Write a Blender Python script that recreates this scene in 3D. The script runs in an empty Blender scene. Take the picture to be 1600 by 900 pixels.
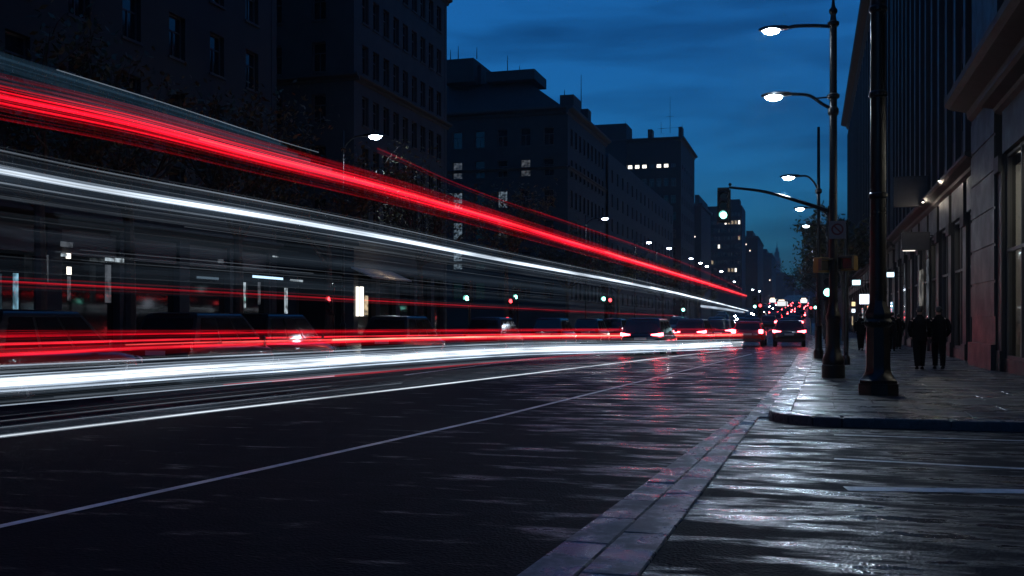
import bpy, math, random
from mathutils import Vector, Matrix

# ------------------------------------------------------------------ camera, world, exposure
scene = bpy.context.scene
col = scene.collection
CAM_H, F, CX, HY, VPX = 1.45, 1600.0, 800.0, 503.0, 1265.0
TH = math.atan((VPX - CX) / F)
CT, ST = math.cos(TH), math.sin(TH)
cam_data = bpy.data.cameras.new('camera')
cam_data.sensor_width = 36.0
cam_data.lens = 36.0
cam_data.shift_y = (HY - 450.0) / 1600.0
cam_data.clip_start = 0.1
cam_data.clip_end = 6000
cam = bpy.data.objects.new('camera', cam_data)
col.objects.link(cam)
cam.location = (0, 0, CAM_H)
cam.rotation_euler = (math.pi / 2, 0, TH)
scene.camera = cam

world = bpy.data.worlds.new('World')
scene.world = world
world.use_nodes = True
wn, wl = world.node_tree.nodes, world.node_tree.links
wn.clear()
w_out = wn.new('ShaderNodeOutputWorld')
w_bg = wn.new('ShaderNodeBackground')
w_sky = wn.new('ShaderNodeTexSky')
w_sky.sky_type = 'NISHITA'
w_sky.sun_disc = False
w_sky.sun_elevation = math.radians(-0.5)
w_sky.sun_rotation = math.radians(265)
w_sky.air_density = 1.0
w_sky.dust_density = 0.3
w_sky.ozone_density = 4.0
# thin streaky dusk clouds, all round the sky
w_co = wn.new('ShaderNodeTexCoord')
w_map = wn.new('ShaderNodeMapping')
w_map.inputs['Scale'].default_value = (2.4, 2.4, 15.0)
w_map.inputs['Location'].default_value = (3.1, 1.7, 0.35)
w_noise = wn.new('ShaderNodeTexNoise')
w_noise.inputs['Scale'].default_value = 1.5
w_noise.inputs['Detail'].default_value = 6
w_noise.inputs['Roughness'].default_value = 0.55
w_ramp = wn.new('ShaderNodeValToRGB')
w_ramp.color_ramp.elements[0].position = 0.44
w_ramp.color_ramp.elements[0].color = (1, 1, 1, 1)
w_ramp.color_ramp.elements[1].position = 0.66
w_ramp.color_ramp.elements[1].color = (0.48, 0.50, 0.54, 1)
w_mul = wn.new('ShaderNodeMix'); w_mul.data_type = 'RGBA'; w_mul.blend_type = 'MULTIPLY'
w_mul.inputs['Factor'].default_value = 1.0
w_tint = wn.new('ShaderNodeMix'); w_tint.data_type = 'RGBA'; w_tint.blend_type = 'MULTIPLY'
w_tint.inputs['Factor'].default_value = 1.0
w_tint.inputs['B'].default_value = (0.13, 0.94, 1.18, 1)      # cool white balance of the dusk
wl.new(w_co.outputs['Generated'], w_map.inputs['Vector'])
wl.new(w_map.outputs['Vector'], w_noise.inputs['Vector'])
wl.new(w_noise.outputs['Fac'], w_ramp.inputs['Fac'])
wl.new(w_sky.outputs['Color'], w_tint.inputs['A'])
w_fill = wn.new('ShaderNodeMix'); w_fill.data_type = 'RGBA'
w_fill.inputs['Factor'].default_value = 0.35
w_fill.inputs['B'].default_value = (0.016, 0.11, 0.28, 1)     # even blue-hour airlight
wl.new(w_tint.outputs['Result'], w_fill.inputs['A'])
wl.new(w_fill.outputs['Result'], w_mul.inputs['A'])
wl.new(w_ramp.outputs['Color'], w_mul.inputs['B'])
wl.new(w_mul.outputs['Result'], w_bg.inputs['Color'])
w_bg.inputs['Strength'].default_value = 0.15
wl.new(w_bg.outputs['Background'], w_out.inputs['Surface'])

scene.view_settings.view_transform = 'Standard'
scene.view_settings.look = 'None'
EXPOSURE = 2.74                       # long dusk exposure
scene.view_settings.exposure = EXPOSURE
KE = 2 ** -EXPOSURE                   # lamp strengths below are written as they read in the picture
scene.view_settings.gamma = 1.0
scene.view_settings.use_curve_mapping = False
scene.render.engine = 'CYCLES'
scene.cycles.use_denoising = True
scene.cycles.max_bounces = 6
scene.cycles.diffuse_bounces = 2
scene.cycles.glossy_bounces = 3
scene.cycles.transparent_max_bounces = 28
scene.cycles.sample_clamp_indirect = 4.0
scene.cycles.sample_clamp_direct = 0.0
scene.cycles.caustics_reflective = False
scene.cycles.caustics_refractive = False

# ------------------------------------------------------------------ survey helpers
# world frame: +Y runs up the avenue, +X to the right, camera stands at the origin
def cam_pt(px, d, z):
    lat = (px - CX) / F * d
    return Vector((CT * lat - ST * d, ST * lat + CT * d, z))
def ground(px, py, z=0.0):            # point of the photo on a level plane
    return cam_pt(px, F * (CAM_H - z) / (py - HY), z)
def at_x(px, x):                      # camera depth at which column px meets the plane X = x
    return x / (CT * (px - CX) / F - ST)
def height(py, d):
    return CAM_H - (py - HY) / F * d

# ------------------------------------------------------------------ materials
MATS = {}
def principled(name, color, rough=0.6, metal=0.0, spec=0.5, var=0.0, scale=4.0, bump=0.0, bscale=40.0, rvar=0.0, coat=0.0):
    if name in MATS: return MATS[name]
    m = bpy.data.materials.new(name); m.use_nodes = True
    n, l = m.node_tree.nodes, m.node_tree.links
    p = n['Principled BSDF']
    p.inputs['Base Color'].default_value = (*color, 1)
    p.inputs['Roughness'].default_value = rough
    p.inputs['Metallic'].default_value = metal
    p.inputs['Specular IOR Level'].default_value = spec
    p.inputs['Coat Weight'].default_value = coat
    co = n.new('ShaderNodeTexCoord')
    if var > 0 or rvar > 0:
        t = n.new('ShaderNodeTexNoise'); t.inputs['Scale'].default_value = scale
        t.inputs['Detail'].default_value = 6; t.inputs['Roughness'].default_value = 0.65
        l.new(co.outputs['Object'], t.inputs['Vector'])
        r = n.new('ShaderNodeValToRGB')
        r.color_ramp.elements[0].position = 0.3; r.color_ramp.elements[1].position = 0.7
        r.color_ramp.elements[0].color = (*[c * (1 - var) for c in color], 1)
        r.color_ramp.elements[1].color = (*[min(1, c * (1 + var)) for c in color], 1)
        l.new(t.outputs['Fac'], r.inputs['Fac']); l.new(r.outputs['Color'], p.inputs['Base Color'])
        if rvar > 0:
            mr = n.new('ShaderNodeMapRange')
            mr.inputs['From Min'].default_value = 0.3; mr.inputs['From Max'].default_value = 0.7
            mr.inputs['To Min'].default_value = max(0.02, rough - rvar); mr.inputs['To Max'].default_value = min(1, rough + rvar)
            l.new(t.outputs['Fac'], mr.inputs['Value']); l.new(mr.outputs['Result'], p.inputs['Roughness'])
    if bump > 0:
        t2 = n.new('ShaderNodeTexNoise'); t2.inputs['Scale'].default_value = bscale; t2.inputs['Detail'].default_value = 4
        l.new(co.outputs['Object'], t2.inputs['Vector'])
        b = n.new('ShaderNodeBump'); b.inputs['Strength'].default_value = bump; b.inputs['Distance'].default_value = 0.01
        l.new(t2.outputs['Fac'], b.inputs['Height']); l.new(b.outputs['Normal'], p.inputs['Normal'])
    MATS[name] = m
    return m

def emit(name, color, strength):
    key = 'glow_%s' % name
    if key in MATS: return MATS[key]
    m = bpy.data.materials.new(key); m.use_nodes = True
    n, l = m.node_tree.nodes, m.node_tree.links
    n.remove(n['Principled BSDF'])
    e = n.new('ShaderNodeEmission')
    e.inputs['Color'].default_value = (*color, 1); e.inputs['Strength'].default_value = strength * KE
    l.new(e.outputs['Emission'], n['Material Output'].inputs['Surface'])
    MATS[key] = m
    return m

def lit_pane(name, color, strength, scale=3.0):
    """a lit window: uneven interior seen through it, under reflecting glass"""
    if name in MATS: return MATS[name]
    m = bpy.data.materials.new(name); m.use_nodes = True
    n, l = m.node_tree.nodes, m.node_tree.links
    p = n['Principled BSDF']
    p.inputs['Base Color'].default_value = (0.02, 0.02, 0.02, 1); p.inputs['Roughness'].default_value = 0.05
    co = n.new('ShaderNodeTexCoord')
    t = n.new('ShaderNodeTexNoise'); t.inputs['Scale'].default_value = scale; t.inputs['Detail'].default_value = 4
    r = n.new('ShaderNodeValToRGB')
    r.color_ramp.elements[0].position = 0.36; r.color_ramp.elements[0].color = (*[c * 0.12 for c in color], 1)
    r.color_ramp.elements[1].position = 0.62; r.color_ramp.elements[1].color = (*color, 1)
    l.new(co.outputs['Object'], t.inputs['Vector']); l.new(t.outputs['Fac'], r.inputs['Fac'])
    l.new(r.outputs['Color'], p.inputs['Emission Color'])
    p.inputs['Emission Strength'].default_value = strength * KE
    MATS[name] = m
    return m

def clear_glass():
    if 'shop_glass' in MATS: return MATS['shop_glass']
    m = bpy.data.materials.new('shop_glass'); m.use_nodes = True
    n, l = m.node_tree.nodes, m.node_tree.links
    n.remove(n['Principled BSDF'])
    tr = n.new('ShaderNodeBsdfTransparent'); tr.inputs['Color'].default_value = (0.75, 0.8, 0.8, 1)
    gl = n.new('ShaderNodeBsdfGlossy'); gl.inputs['Roughness'].default_value = 0.03
    fr = n.new('ShaderNodeFresnel'); fr.inputs['IOR'].default_value = 1.5
    mx = n.new('ShaderNodeMixShader')
    l.new(fr.outputs['Fac'], mx.inputs['Fac']); l.new(tr.outputs['BSDF'], mx.inputs[1]); l.new(gl.outputs['BSDF'], mx.inputs[2])
    l.new(mx.outputs['Shader'], n['Material Output'].inputs['Surface'])
    MATS['shop_glass'] = m
    return m

def wet_surface(name, color, film=0.12, dry=0.6, film_spec=0.5, dry_spec=0.15, stretch=(0.16, 1.0, 1.0), agg=70.0, agg_str=0.5, aggd=0.005,
                cvar=0.35, patch=1.7, lo=0.40, hi=0.58, crown=None):
    """wet asphalt or stone: a water film standing in uneven bands, rough damp aggregate between;
    crown = (dry, wet): the cambered near part of the road has drained, the gutter side and the dip ahead have not"""
    if name in MATS: return MATS[name]
    m = bpy.data.materials.new(name); m.use_nodes = True
    n, l = m.node_tree.nodes, m.node_tree.links
    p = n['Principled BSDF']
    co = n.new('ShaderNodeNewGeometry')
    mp = n.new('ShaderNodeMapping'); mp.inputs['Scale'].default_value = stretch
    l.new(co.outputs['Position'], mp.inputs['Vector'])
    t = n.new('ShaderNodeTexNoise'); t.inputs['Scale'].default_value = patch; t.inputs['Detail'].default_value = 8
    t.inputs['Roughness'].default_value = 0.66
    l.new(mp.outputs['Vector'], t.inputs['Vector'])
    mask = n.new('ShaderNodeMapRange'); mask.interpolation_type = 'SMOOTHSTEP'
    mask.inputs['From Min'].default_value = lo; mask.inputs['From Max'].default_value = hi
    if crown:
        sx = n.new('ShaderNodeSeparateXYZ'); l.new(co.outputs['Position'], sx.inputs['Vector'])
        cr = n.new('ShaderNodeMapRange'); cr.interpolation_type = 'SMOOTHSTEP'
        cr.inputs['From Min'].default_value = crown[0]; cr.inputs['From Max'].default_value = crown[1]
        cr.inputs['To Min'].default_value = -0.13; cr.inputs['To Max'].default_value = 0.0
        sy = n.new('ShaderNodeMath'); sy.operation = 'MULTIPLY_ADD'; sy.inputs[1].default_value = 0.33; sy.inputs[2].default_value = -2.0
        l.new(sx.outputs['Y'], sy.inputs[0])
        sm = n.new('ShaderNodeMath'); sm.operation = 'ADD'; l.new(sx.outputs['X'], sm.inputs[0]); l.new(sy.outputs['Value'], sm.inputs[1])
        l.new(sm.outputs['Value'], cr.inputs['Value'])
        ad = n.new('ShaderNodeMath'); ad.operation = 'ADD'
        l.new(t.outputs['Fac'], ad.inputs[0]); l.new(cr.outputs['Result'], ad.inputs[1])
        l.new(ad.outputs['Value'], mask.inputs['Value'])
    else:
        l.new(t.outputs['Fac'], mask.inputs['Value'])
    def ranged(a, b):
        r_ = n.new('ShaderNodeMapRange'); r_.inputs['To Min'].default_value = a; r_.inputs['To Max'].default_value = b
        l.new(mask.outputs['Result'], r_.inputs['Value']); return r_.outputs['Result']
    l.new(ranged(dry, film), p.inputs['Roughness']); l.new(ranged(dry_spec, film_spec), p.inputs['Specular IOR Level'])
    t3 = n.new('ShaderNodeTexNoise'); t3.inputs['Scale'].default_value = 2.3; t3.inputs['Detail'].default_value = 9
    t3.inputs['Roughness'].default_value = 0.75
    l.new(co.outputs['Position'], t3.inputs['Vector'])
    r = n.new('ShaderNodeValToRGB')
    r.color_ramp.elements[0].position = 0.3; r.color_ramp.elements[1].position = 0.7
    r.color_ramp.elements[0].color = (*[c * (1 - cvar) for c in color], 1)
    r.color_ramp.elements[1].color = (*[c * (1 + cvar) for c in color], 1)
    l.new(t3.outputs['Fac'], r.inputs['Fac']); l.new(r.outputs['Color'], p.inputs['Base Color'])
    t2 = n.new('ShaderNodeTexVoronoi'); t2.inputs['Scale'].default_value = agg
    l.new(co.outputs['Position'], t2.inputs['Vector'])
    b = n.new('ShaderNodeBump'); b.inputs['Distance'].default_value = aggd
    l.new(ranged(agg_str, agg_str*0.55), b.inputs['Strength']); l.new(t2.outputs['Distance'], b.inputs['Height'])
    t4 = n.new('ShaderNodeTexNoise'); t4.inputs['Scale'].default_value = 4.5; t4.inputs['Detail'].default_value = 5
    l.new(mp.outputs['Vector'], t4.inputs['Vector'])
    b2 = n.new('ShaderNodeBump'); b2.inputs['Strength'].default_value = 0.28; b2.inputs['Distance'].default_value = 0.02
    l.new(t4.outputs['Fac'], b2.inputs['Height']); l.new(b.outputs['Normal'], b2.inputs['Normal'])
    l.new(b2.outputs['Normal'], p.inputs['Normal'])
    MATS[name] = m
    return m

ASPHALT = wet_surface('wet_asphalt', (0.010, 0.013, 0.018), 0.13, 0.7, 0.5, 0.035, agg=42, agg_str=1.0, aggd=0.007, stretch=(0.28, 1.0, 1.0), patch=2.7, lo=0.43, hi=0.62, crown=(-2.4, 0.6))
SLAB = wet_surface('wet_slab', (0.032, 0.033, 0.035), 0.22, 0.6, 0.5, 0.2, stretch=(0.4, 1, 1), agg=45, agg_str=0.3, patch=1.1)
GRANITE = wet_surface('wet_granite', (0.115, 0.125, 0.13), 0.15, 0.6, 0.5, 0.15, stretch=(1.2, 1.0, 1), agg=90, agg_str=0.35, patch=1.8)
KERB = wet_surface('kerb_granite', (0.085, 0.085, 0.09), 0.2, 0.6, 0.5, 0.15, stretch=(1.2, 1.0, 1), agg=90, agg_str=0.35, patch=1.8)
PAINT = wet_surface('road_paint', (0.58, 0.62, 0.62), 0.3, 0.6, 0.4, 0.2, agg=60, agg_str=0.5, cvar=0.5, patch=1.2)
JOINT = principled('dark_joint', (0.02, 0.02, 0.022), 0.8)
EARTH = principled('city_ground', (0.04, 0.04, 0.045), 0.8, var=0.3)
STONE = principled('dark_stone', (0.018, 0.018, 0.018), 0.8, var=0.35, scale=0.7, bump=0.3, bscale=9)
STONE2 = principled('grey_stone', (0.028, 0.028, 0.028), 0.8, var=0.3, scale=0.9, bump=0.3, bscale=8)
STONE3 = principled('brown_stone', (0.014, 0.0135, 0.013), 0.8, var=0.35, scale=0.5, bump=0.3, bscale=9)
ROOF = principled('roof_slate', (0.015, 0.015, 0.016), 0.7, var=0.3, scale=2)
TRIM = principled('stone_trim', (0.028, 0.028, 0.028), 0.75, var=0.3, scale=2.5, bump=0.2, bscale=15)
FRAME = principled('window_frame', (0.06, 0.06, 0.06), 0.5)
GLASS = principled('dark_glass', (0.01, 0.012, 0.014), 0.06, spec=0.6)
IRON = principled('black_iron', (0.005, 0.005, 0.0055), 0.34, spec=0.35, bump=0.25, bscale=30, var=0.3, rvar=0.1)
STEEL = principled('grey_steel', (0.14, 0.14, 0.145), 0.4, metal=0.6, var=0.2)
WALLIN = principled('shop_plaster', (0.55, 0.53, 0.5), 0.8, var=0.1)
FLOORIN = principled('shop_floor', (0.25, 0.24, 0.22), 0.4, var=0.2)
BLACKP = principled('black_plastic', (0.015, 0.015, 0.016), 0.45)
YELLOW = principled('signal_yellow', (0.22, 0.12, 0.012), 0.5, var=0.2)
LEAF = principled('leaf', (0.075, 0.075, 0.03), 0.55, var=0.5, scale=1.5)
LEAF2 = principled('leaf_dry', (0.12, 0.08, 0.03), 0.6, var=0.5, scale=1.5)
BARK = principled('bark', (0.06, 0.05, 0.04), 0.85, var=0.4, scale=6, bump=0.6, bscale=20)
TYRE = principled('tyre', (0.012, 0.012, 0.012), 0.8)
RIM = principled('rim', (0.35, 0.35, 0.36), 0.3, metal=0.9)
SIGNW = principled('sign_white', (0.16, 0.16, 0.17), 0.45, var=0.1)
SIGNR = principled('sign_red', (0.10, 0.012, 0.014), 0.45)

# ------------------------------------------------------------------ mesh helpers
class MB:
    def __init__(self): self.v, self.f = [], []
    def quad(self, a, b, c, d):
        i = len(self.v); self.v += [tuple(a), tuple(b), tuple(c), tuple(d)]; self.f.append((i, i+1, i+2, i+3)); return self
    def poly(self, pts):
        i = len(self.v); self.v += [tuple(p) for p in pts]; self.f.append(tuple(range(i, i+len(pts)))); return self
    def box(self, x0, x1, y0, y1, z0, z1, bev=0.0):
        if bev <= 0:
            i = len(self.v)
            self.v += [(x0,y0,z0),(x1,y0,z0),(x1,y1,z0),(x0,y1,z0),(x0,y0,z1),(x1,y0,z1),(x1,y1,z1),(x0,y1,z1)]
            for q in ((0,3,2,1),(4,5,6,7),(0,1,5,4),(1,2,6,5),(2,3,7,6),(3,0,4,7)): self.f.append(tuple(i+k for k in q))
        else:
            b = bev
            self.rings([[(x0,y0,z0),(x1,y0,z0),(x1,y1,z0),(x0,y1,z0)],
                        [(x0,y0,z1-b),(x1,y0,z1-b),(x1,y1,z1-b),(x0,y1,z1-b)],
                        [(x0+b,y0+b,z1),(x1-b,y0+b,z1),(x1-b,y1-b,z1),(x0+b,y1-b,z1)]])
        return self
    def rings(self, rings, cap=True):
        n = len(rings[0]); base = len(self.v)
        for r in rings: self.v += [tuple(p) for p in r]
        for k in range(len(rings)-1):
            for j in range(n):
                a = base+k*n+j; b = base+k*n+(j+1) % n
                self.f.append((a, b, b+n, a+n))
        if cap:
            self.f.append(tuple(base+j for j in reversed(range(n))))
            self.f.append(tuple(base+(len(rings)-1)*n+j for j in range(n)))
        return self
    def lathe(self, prof, n=16, c=(0,0,0), sq=False):
        rings = []
        for r, z in prof:
            rings.append([(c[0]+r*math.cos(2*math.pi*j/n + (math.pi/n)), c[1]+r*math.sin(2*math.pi*j/n + (math.pi/n)), c[2]+z) for j in range(n)])
        return self.rings(rings)
    def tube(self, pts, rad, n=8):
        pts = [Vector(p) for p in pts]
        if not hasattr(rad, '__len__'): rad = [rad]*len(pts)
        rings = []
        for i, p in enumerate(pts):
            t = (pts[min(i+1, len(pts)-1)] - pts[max(i-1, 0)]).normalized()
            up = Vector((0,0,1)) if abs(t.z) < 0.9 else Vector((1,0,0))
            s = t.cross(up).normalized(); u = s.cross(t).normalized()
            rings.append([p + (s*math.cos(2*math.pi*j/n) + u*math.sin(2*math.pi*j/n))*rad[i] for j in range(n)])
        return self.rings(rings)
    def ball(self, c, r, n=10, sz=1.0):
        prof = [(max(0.001, r*math.sin(math.pi*k/7)), -sz*r*math.cos(math.pi*k/7)) for k in range(8)]
        return self.lathe(prof, n, c)
    def mesh(self, name, mat, smooth=False):
        me = bpy.data.meshes.new(name); me.from_pydata(self.v, [], self.f)
        me.materials.append(mat)
        if smooth:
            me.polygons.foreach_set('use_smooth', [True]*len(me.polygons))
            me.set_sharp_from_angle(angle=math.radians(40))
        me.update()
        return me
    def build(self, name, mat, parent=None, smooth=False, loc=None):
        return link(name, self.mesh(name, mat, smooth), parent, loc)

def link(name, me, parent=None, loc=None, rz=0.0):
    o = bpy.data.objects.new(name, me); col.objects.link(o)
    if parent is not None: o.parent = parent
    if loc is not None: o.location = loc
    if rz: o.rotation_euler = (0, 0, rz)
    return o
def empty(name, loc=(0,0,0), rz=0.0):
    o = bpy.data.objects.new(name, None); col.objects.link(o)
    o.location = loc; o.rotation_euler = (0, 0, rz); o.empty_display_size = 0.2
    return o
def tag(o, label=None, cat=None, group=None, kind=None):
    if label: o['label'] = label
    if cat: o['category'] = cat
    if group: o['group'] = group
    if kind: o['kind'] = kind
    return o
def copy_tree(o, parent=None):
    c = o.copy(); col.objects.link(c)
    if parent is not None: c.parent = parent
    for ch in list(CHILDREN(o)): copy_tree(ch, c)
    return c
def CHILDREN(o): return [x for x in bpy.data.objects if x.parent == o]

def catmull(pts, n):
    P = [Vector(p) for p in pts]
    P = [P[0]*2 - P[1]] + P + [P[-1]*2 - P[-2]]
    out = []
    segs = len(P) - 3
    for i in range(segs):
        for k in range(n):
            t = k/n
            a, b, c, d = P[i:i+4]
            out.append(0.5*((2*b) + (c-a)*t + (2*a-5*b+4*c-d)*t*t + (3*b-a-3*c+d)*t**3))
    out.append(P[-2])
    return out

def lamp_light(name, parent, loc, power, color, radius=0.12, spot=None):
    l = bpy.data.lights.new(name, 'SPOT' if spot else 'POINT')
    l.energy = power * KE; l.color = color; l.shadow_soft_size = radius
    if spot: l.spot_size = math.radians(spot); l.spot_blend = 0.6
    o = bpy.data.objects.new(name, l); col.objects.link(o); o.parent = parent; o.location = loc
    return o

# ------------------------------------------------------------------ the ground, road and pavements
tag(MB().quad((-3000,-300,-0.06),(3000,-300,-0.06),(3000,5000,-0.06),(-3000,5000,-0.06)).build('ground', EARTH), kind='structure')
road = tag(MB().quad((-15.6,-30,0),(60,-30,0),(60,900,0),(-15.6,900,0)).build('road', ASPHALT), kind='structure')
def rise(y): return 0.0 if y < 72 else 2.2*((y-72)/125)**1.3      # the avenue climbs gently far ahead
m = MB(); ys = [72+10*k for k in range(72)]
for a, b in zip(ys, ys[1:]):
    m.quad((-15.4, a, rise(a)+0.006), (0.2, a, rise(a)+0.006), (0.2, b, rise(b)+0.006), (-15.4, b, rise(b)+0.006))
    for x in (-15.4, 0.2): m.quad((x, a, 0), (x, b, 0), (x, b, rise(b)+0.006), (x, a, rise(a)+0.006))
m.build('road_climb', ASPHALT, road)
LX = -28.0       # left building line
RX = 5.2         # right building line
KZ = 0.13        # kerb height

def kerb_x(y):   # outer edge of the right kerb
    pts = [(14, -0.60), (16, -0.57), (18.5, -0.53), (32, -0.26), (60, -0.05), (900, 0.3)]
    for (a, xa), (b, xb) in zip(pts, pts[1:]):
        if y <= b: return xa + (xb-xa)*max(0, (y-a))/(b-a)
    return 0.3

# painted marks
def paint(name, pts, w):
    m = MB()
    P = [Vector(p) for p in pts]
    for a, b in zip(P, P[1:]):
        t = (b-a).normalized(); s = Vector((t.y, -t.x, 0))*w/2
        m.quad(a-s, a+s, b+s, b-s)
    o = m.build(name, PAINT, road); o.location.z = 0.004
    return o
paint('lane_line', [ground(-60, 836), ground(120, 797), ground(420, 731), ground(770, 653), ground(985, 600), ground(1175, 553)], 0.10)
paint('lane_line', [ground(1180, 551.5), ground(1206, 546.5)], 0.13)
paint('stop_line', [(0.3, 13.75, 0), (9, 13.6, 0)], 0.07)
paint('crossing_line', [(0.25, 11.35, 0), (2.0, 11.1, 0), (9, 10.6, 0)], 0.10)
paint('crossing_line', [(0.3, 9.35, 0), (2.0, 9.65, 0), (9, 9.9, 0)], 0.22)
paint('lane_line', [(-10.6, 26, 0), (-10.2, 71, 0)], 0.12)

# gutter stones: a double row of pale granite crossing the mouth of the side street
random.seed(4)
gutter = tag(empty('gutter'), kind='structure')
def strip_x(y):
    t = (y-5.7)/(15.2-5.7)
    seam = -1.27 + 0.33*t
    wl_, wr_ = max(0.16, 0.33-0.14*t), max(0.16, 0.35-0.15*t)
    return seam-wl_, seam, seam+wr_
y = 2.6
while y < 15.6:
    L = random.uniform(0.75, 1.2)
    for side in (0, 1):
        j = 0.005
        yy0, yy1 = y+j+(0.35 if side else 0), y+L-j+(0.35 if side else 0)
        a, b = strip_x(yy0), strip_x(yy1)
        h = 0.012 + random.uniform(-0.003, 0.003) + (0.008 if side else 0)
        e0, e1 = a[side]+0.008, a[side+1]-0.008
        g0, g1 = b[side]+0.008, b[side+1]-0.008
        t = random.uniform(-0.004, 0.004)
        m = MB(); bv = 0.010
        m.rings([[(e0,yy0,-0.03),(e1,yy0,-0.03),(g1,yy1,-0.03),(g0,yy1,-0.03)],
                 [(e0,yy0,h-bv),(e1,yy0,h-bv),(g1,yy1,h-bv),(g0,yy1,h-bv)],
                 [(e0+bv,yy0+bv,h+t),(e1-bv,yy0+bv,h),(g1-bv,yy1-bv,h-t),(g0+bv,yy1-bv,h)]])
        m.build('granite_stone', GRANITE, gutter)
    y += L
y = 15.9
while y < 48:                       # the row goes on at the foot of the kerb
    L = random.uniform(0.7, 0.95)
    kx = kerb_x(y+L/2)
    h = 0.016 + random.uniform(-0.004, 0.004)
    MB().box(kx-0.34, kx-0.02, y+0.01, y+L-0.01, -0.03, h, 0.008).build('granite_stone', GRANITE, gutter)
    y += L

# right pavement with its rounded corner
pave = tag(empty('pavement_right'), kind='structure')
R = 1.0; FY = 14.85
arc = []
cxk, cyk = kerb_x(FY+R)+R, FY+R
for k in range(9):
    a = math.pi + k/8*math.pi/2
    arc.append((cxk+R*math.cos(a), cyk+R*math.sin(a)))
outline = [(kerb_x(y), y) for y in (900, 200, 60, 45, 32, 25, 18.5)] + arc + [(60, FY), (60, 900)]
base = [(x, y, KZ-0.02) for x, y in outline]
m = MB(); m.poly(base)
for a, b in zip(outline, outline[1:]): m.quad((a[0],a[1],-0.05),(b[0],b[1],-0.05),(b[0],b[1],KZ-0.02),(a[0],a[1],KZ-0.02))
m.build('pavement_base', JOINT, pave)
KW = 0.30
def kerb_stone(o0, o1, i1, i0, h):
    m = MB(); b = 0.02
    def inset(p, q): return (p[0]+(q[0]-p[0])*0.08, p[1]+(q[1]-p[1])*0.08)
    cxm = (o0[0]+o1[0]+i0[0]+i1[0])/4; cym = (o0[1]+o1[1]+i0[1]+i1[1])/4
    top = []
    for p in (o0, o1, i1, i0):
        dx, dy = cxm-p[0], cym-p[1]; L = math.hypot(dx, dy)
        top.append((p[0]+dx/L*b, p[1]+dy/L*b, h))
    m.rings([[(*p, -0.04) for p in (o0, o1, i1, i0)], [(*p, h-b) for p in (o0, o1, i1, i0)], top])
    m.build('kerb_stone', KERB, pave)
y = FY+R
while y < 75:
    L = random.uniform(1.2, 1.6)
    g = 0.006
    kerb_stone((kerb_x(y+g)-0.02, y+g), (kerb_x(y+L-g)-0.02, y+L-g), (kerb_x(y+L-g)+KW, y+L-g), (kerb_x(y+g)+KW, y+g), KZ+random.uniform(-0.003, 0.003))
    y += L
for k in range(4):
    a0 = math.pi + (k+0.04)/4*math.pi/2; a1 = math.pi + (k+0.96)/4*math.pi/2
    ro, ri = R+0.02, R-KW
    kerb_stone((cxk+ro*math.cos(a1), cyk+ro*math.sin(a1)), (cxk+ro*math.cos(a0), cyk+ro*math.sin(a0)),
               (cxk+ri*math.cos(a0), cyk+ri*math.sin(a0)), (cxk+ri*math.cos(a1), cyk+ri*math.sin(a1)), KZ+random.uniform(-0.003, 0.003))
x = cxk+0.01
while x < 9:
    L = random.uniform(1.1, 1.5)
    kerb_stone((x+L-0.006, FY-0.02), (x+0.006, FY-0.02), (x+0.006, FY+KW), (x+L-0.006, FY+KW), KZ+random.uniform(-0.003, 0.003))
    x += L
# paving slabs, built singly out to where they can no longer be told apart
SW, SL = 1.22, 1.22
rows = 30
for r in range(rows):
    y0 = FY+KW+0.006 + r*SL
    xs = kerb_x(y0+SL/2)+KW+0.012
    x = xs; first = True
    while x < RX+2.5 if y0 < 17.0 else x < RX+0.2:
        w = SW if not (first and r % 2) else SW*0.5
        first = False
        if x+w > RX+0.2 and y0 > 17: w = max(0.05, RX+0.2-x)
        x0, x1, ya, yb = x+0.006, x+w-0.006, y0+0.006, y0+SL-0.006
        x += w
        h = KZ+random.uniform(-0.004, 0.003)
        if y0 < cyk and x0 < cxk:                 # cut round the corner
            pts = []
            for k in range(6):
                a = math.pi*1.5 - k/5*math.pi/2*0.9
                pts.append((cxk+(R-KW-0.012)*math.cos(a), cyk+(R-KW-0.012)*math.sin(a)))
            pts = [p for p in pts if p[1] < yb]
            ring = [(x1, max(ya, pts[0][1])), (x1, yb)] + [(max(x0, pts[-1][0]), yb)] + pts[::-1]
            MB().rings([[(*p, KZ-0.03) for p in ring], [(*p, h) for p in ring]]).build('paving_slab', SLAB, pave)
            continue
        t = random.uniform(-0.003, 0.003); b = 0.006
        MB().rings([[(x0,ya,KZ-0.03),(x1,ya,KZ-0.03),(x1,yb,KZ-0.03),(x0,yb,KZ-0.03)],
                    [(x0,ya,h-b),(x1,ya,h-b),(x1,yb,h-b),(x0,yb,h-b)],
                    [(x0+b,ya+b,h+t),(x1-b,ya+b,h-t),(x1-b,yb-b,h),(x0+b,yb-b,h)]]).build('paving_slab', SLAB, pave)
yb = FY+KW+rows*SL
m = MB().quad((kerb_x(yb)+KW,yb,KZ),(RX+0.2,yb,KZ),(RX+0.2,900,KZ),(kerb_x(900)+KW,900,KZ)).build('paving_sheet', SLAB, pave)

# left pavement
lp = tag(empty('pavement_left'), kind='structure')
MB().box(-70, -15.75, -30, 900, -0.05, KZ).build('paving_sheet', SLAB, lp)
y = 8.0
while y < 120:
    MB().box(-15.75, -15.45, y+0.008, y+1.992, -0.05, KZ+0.006, 0.02).build('kerb_stone', GRANITE, lp)
    y += 2.0

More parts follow.
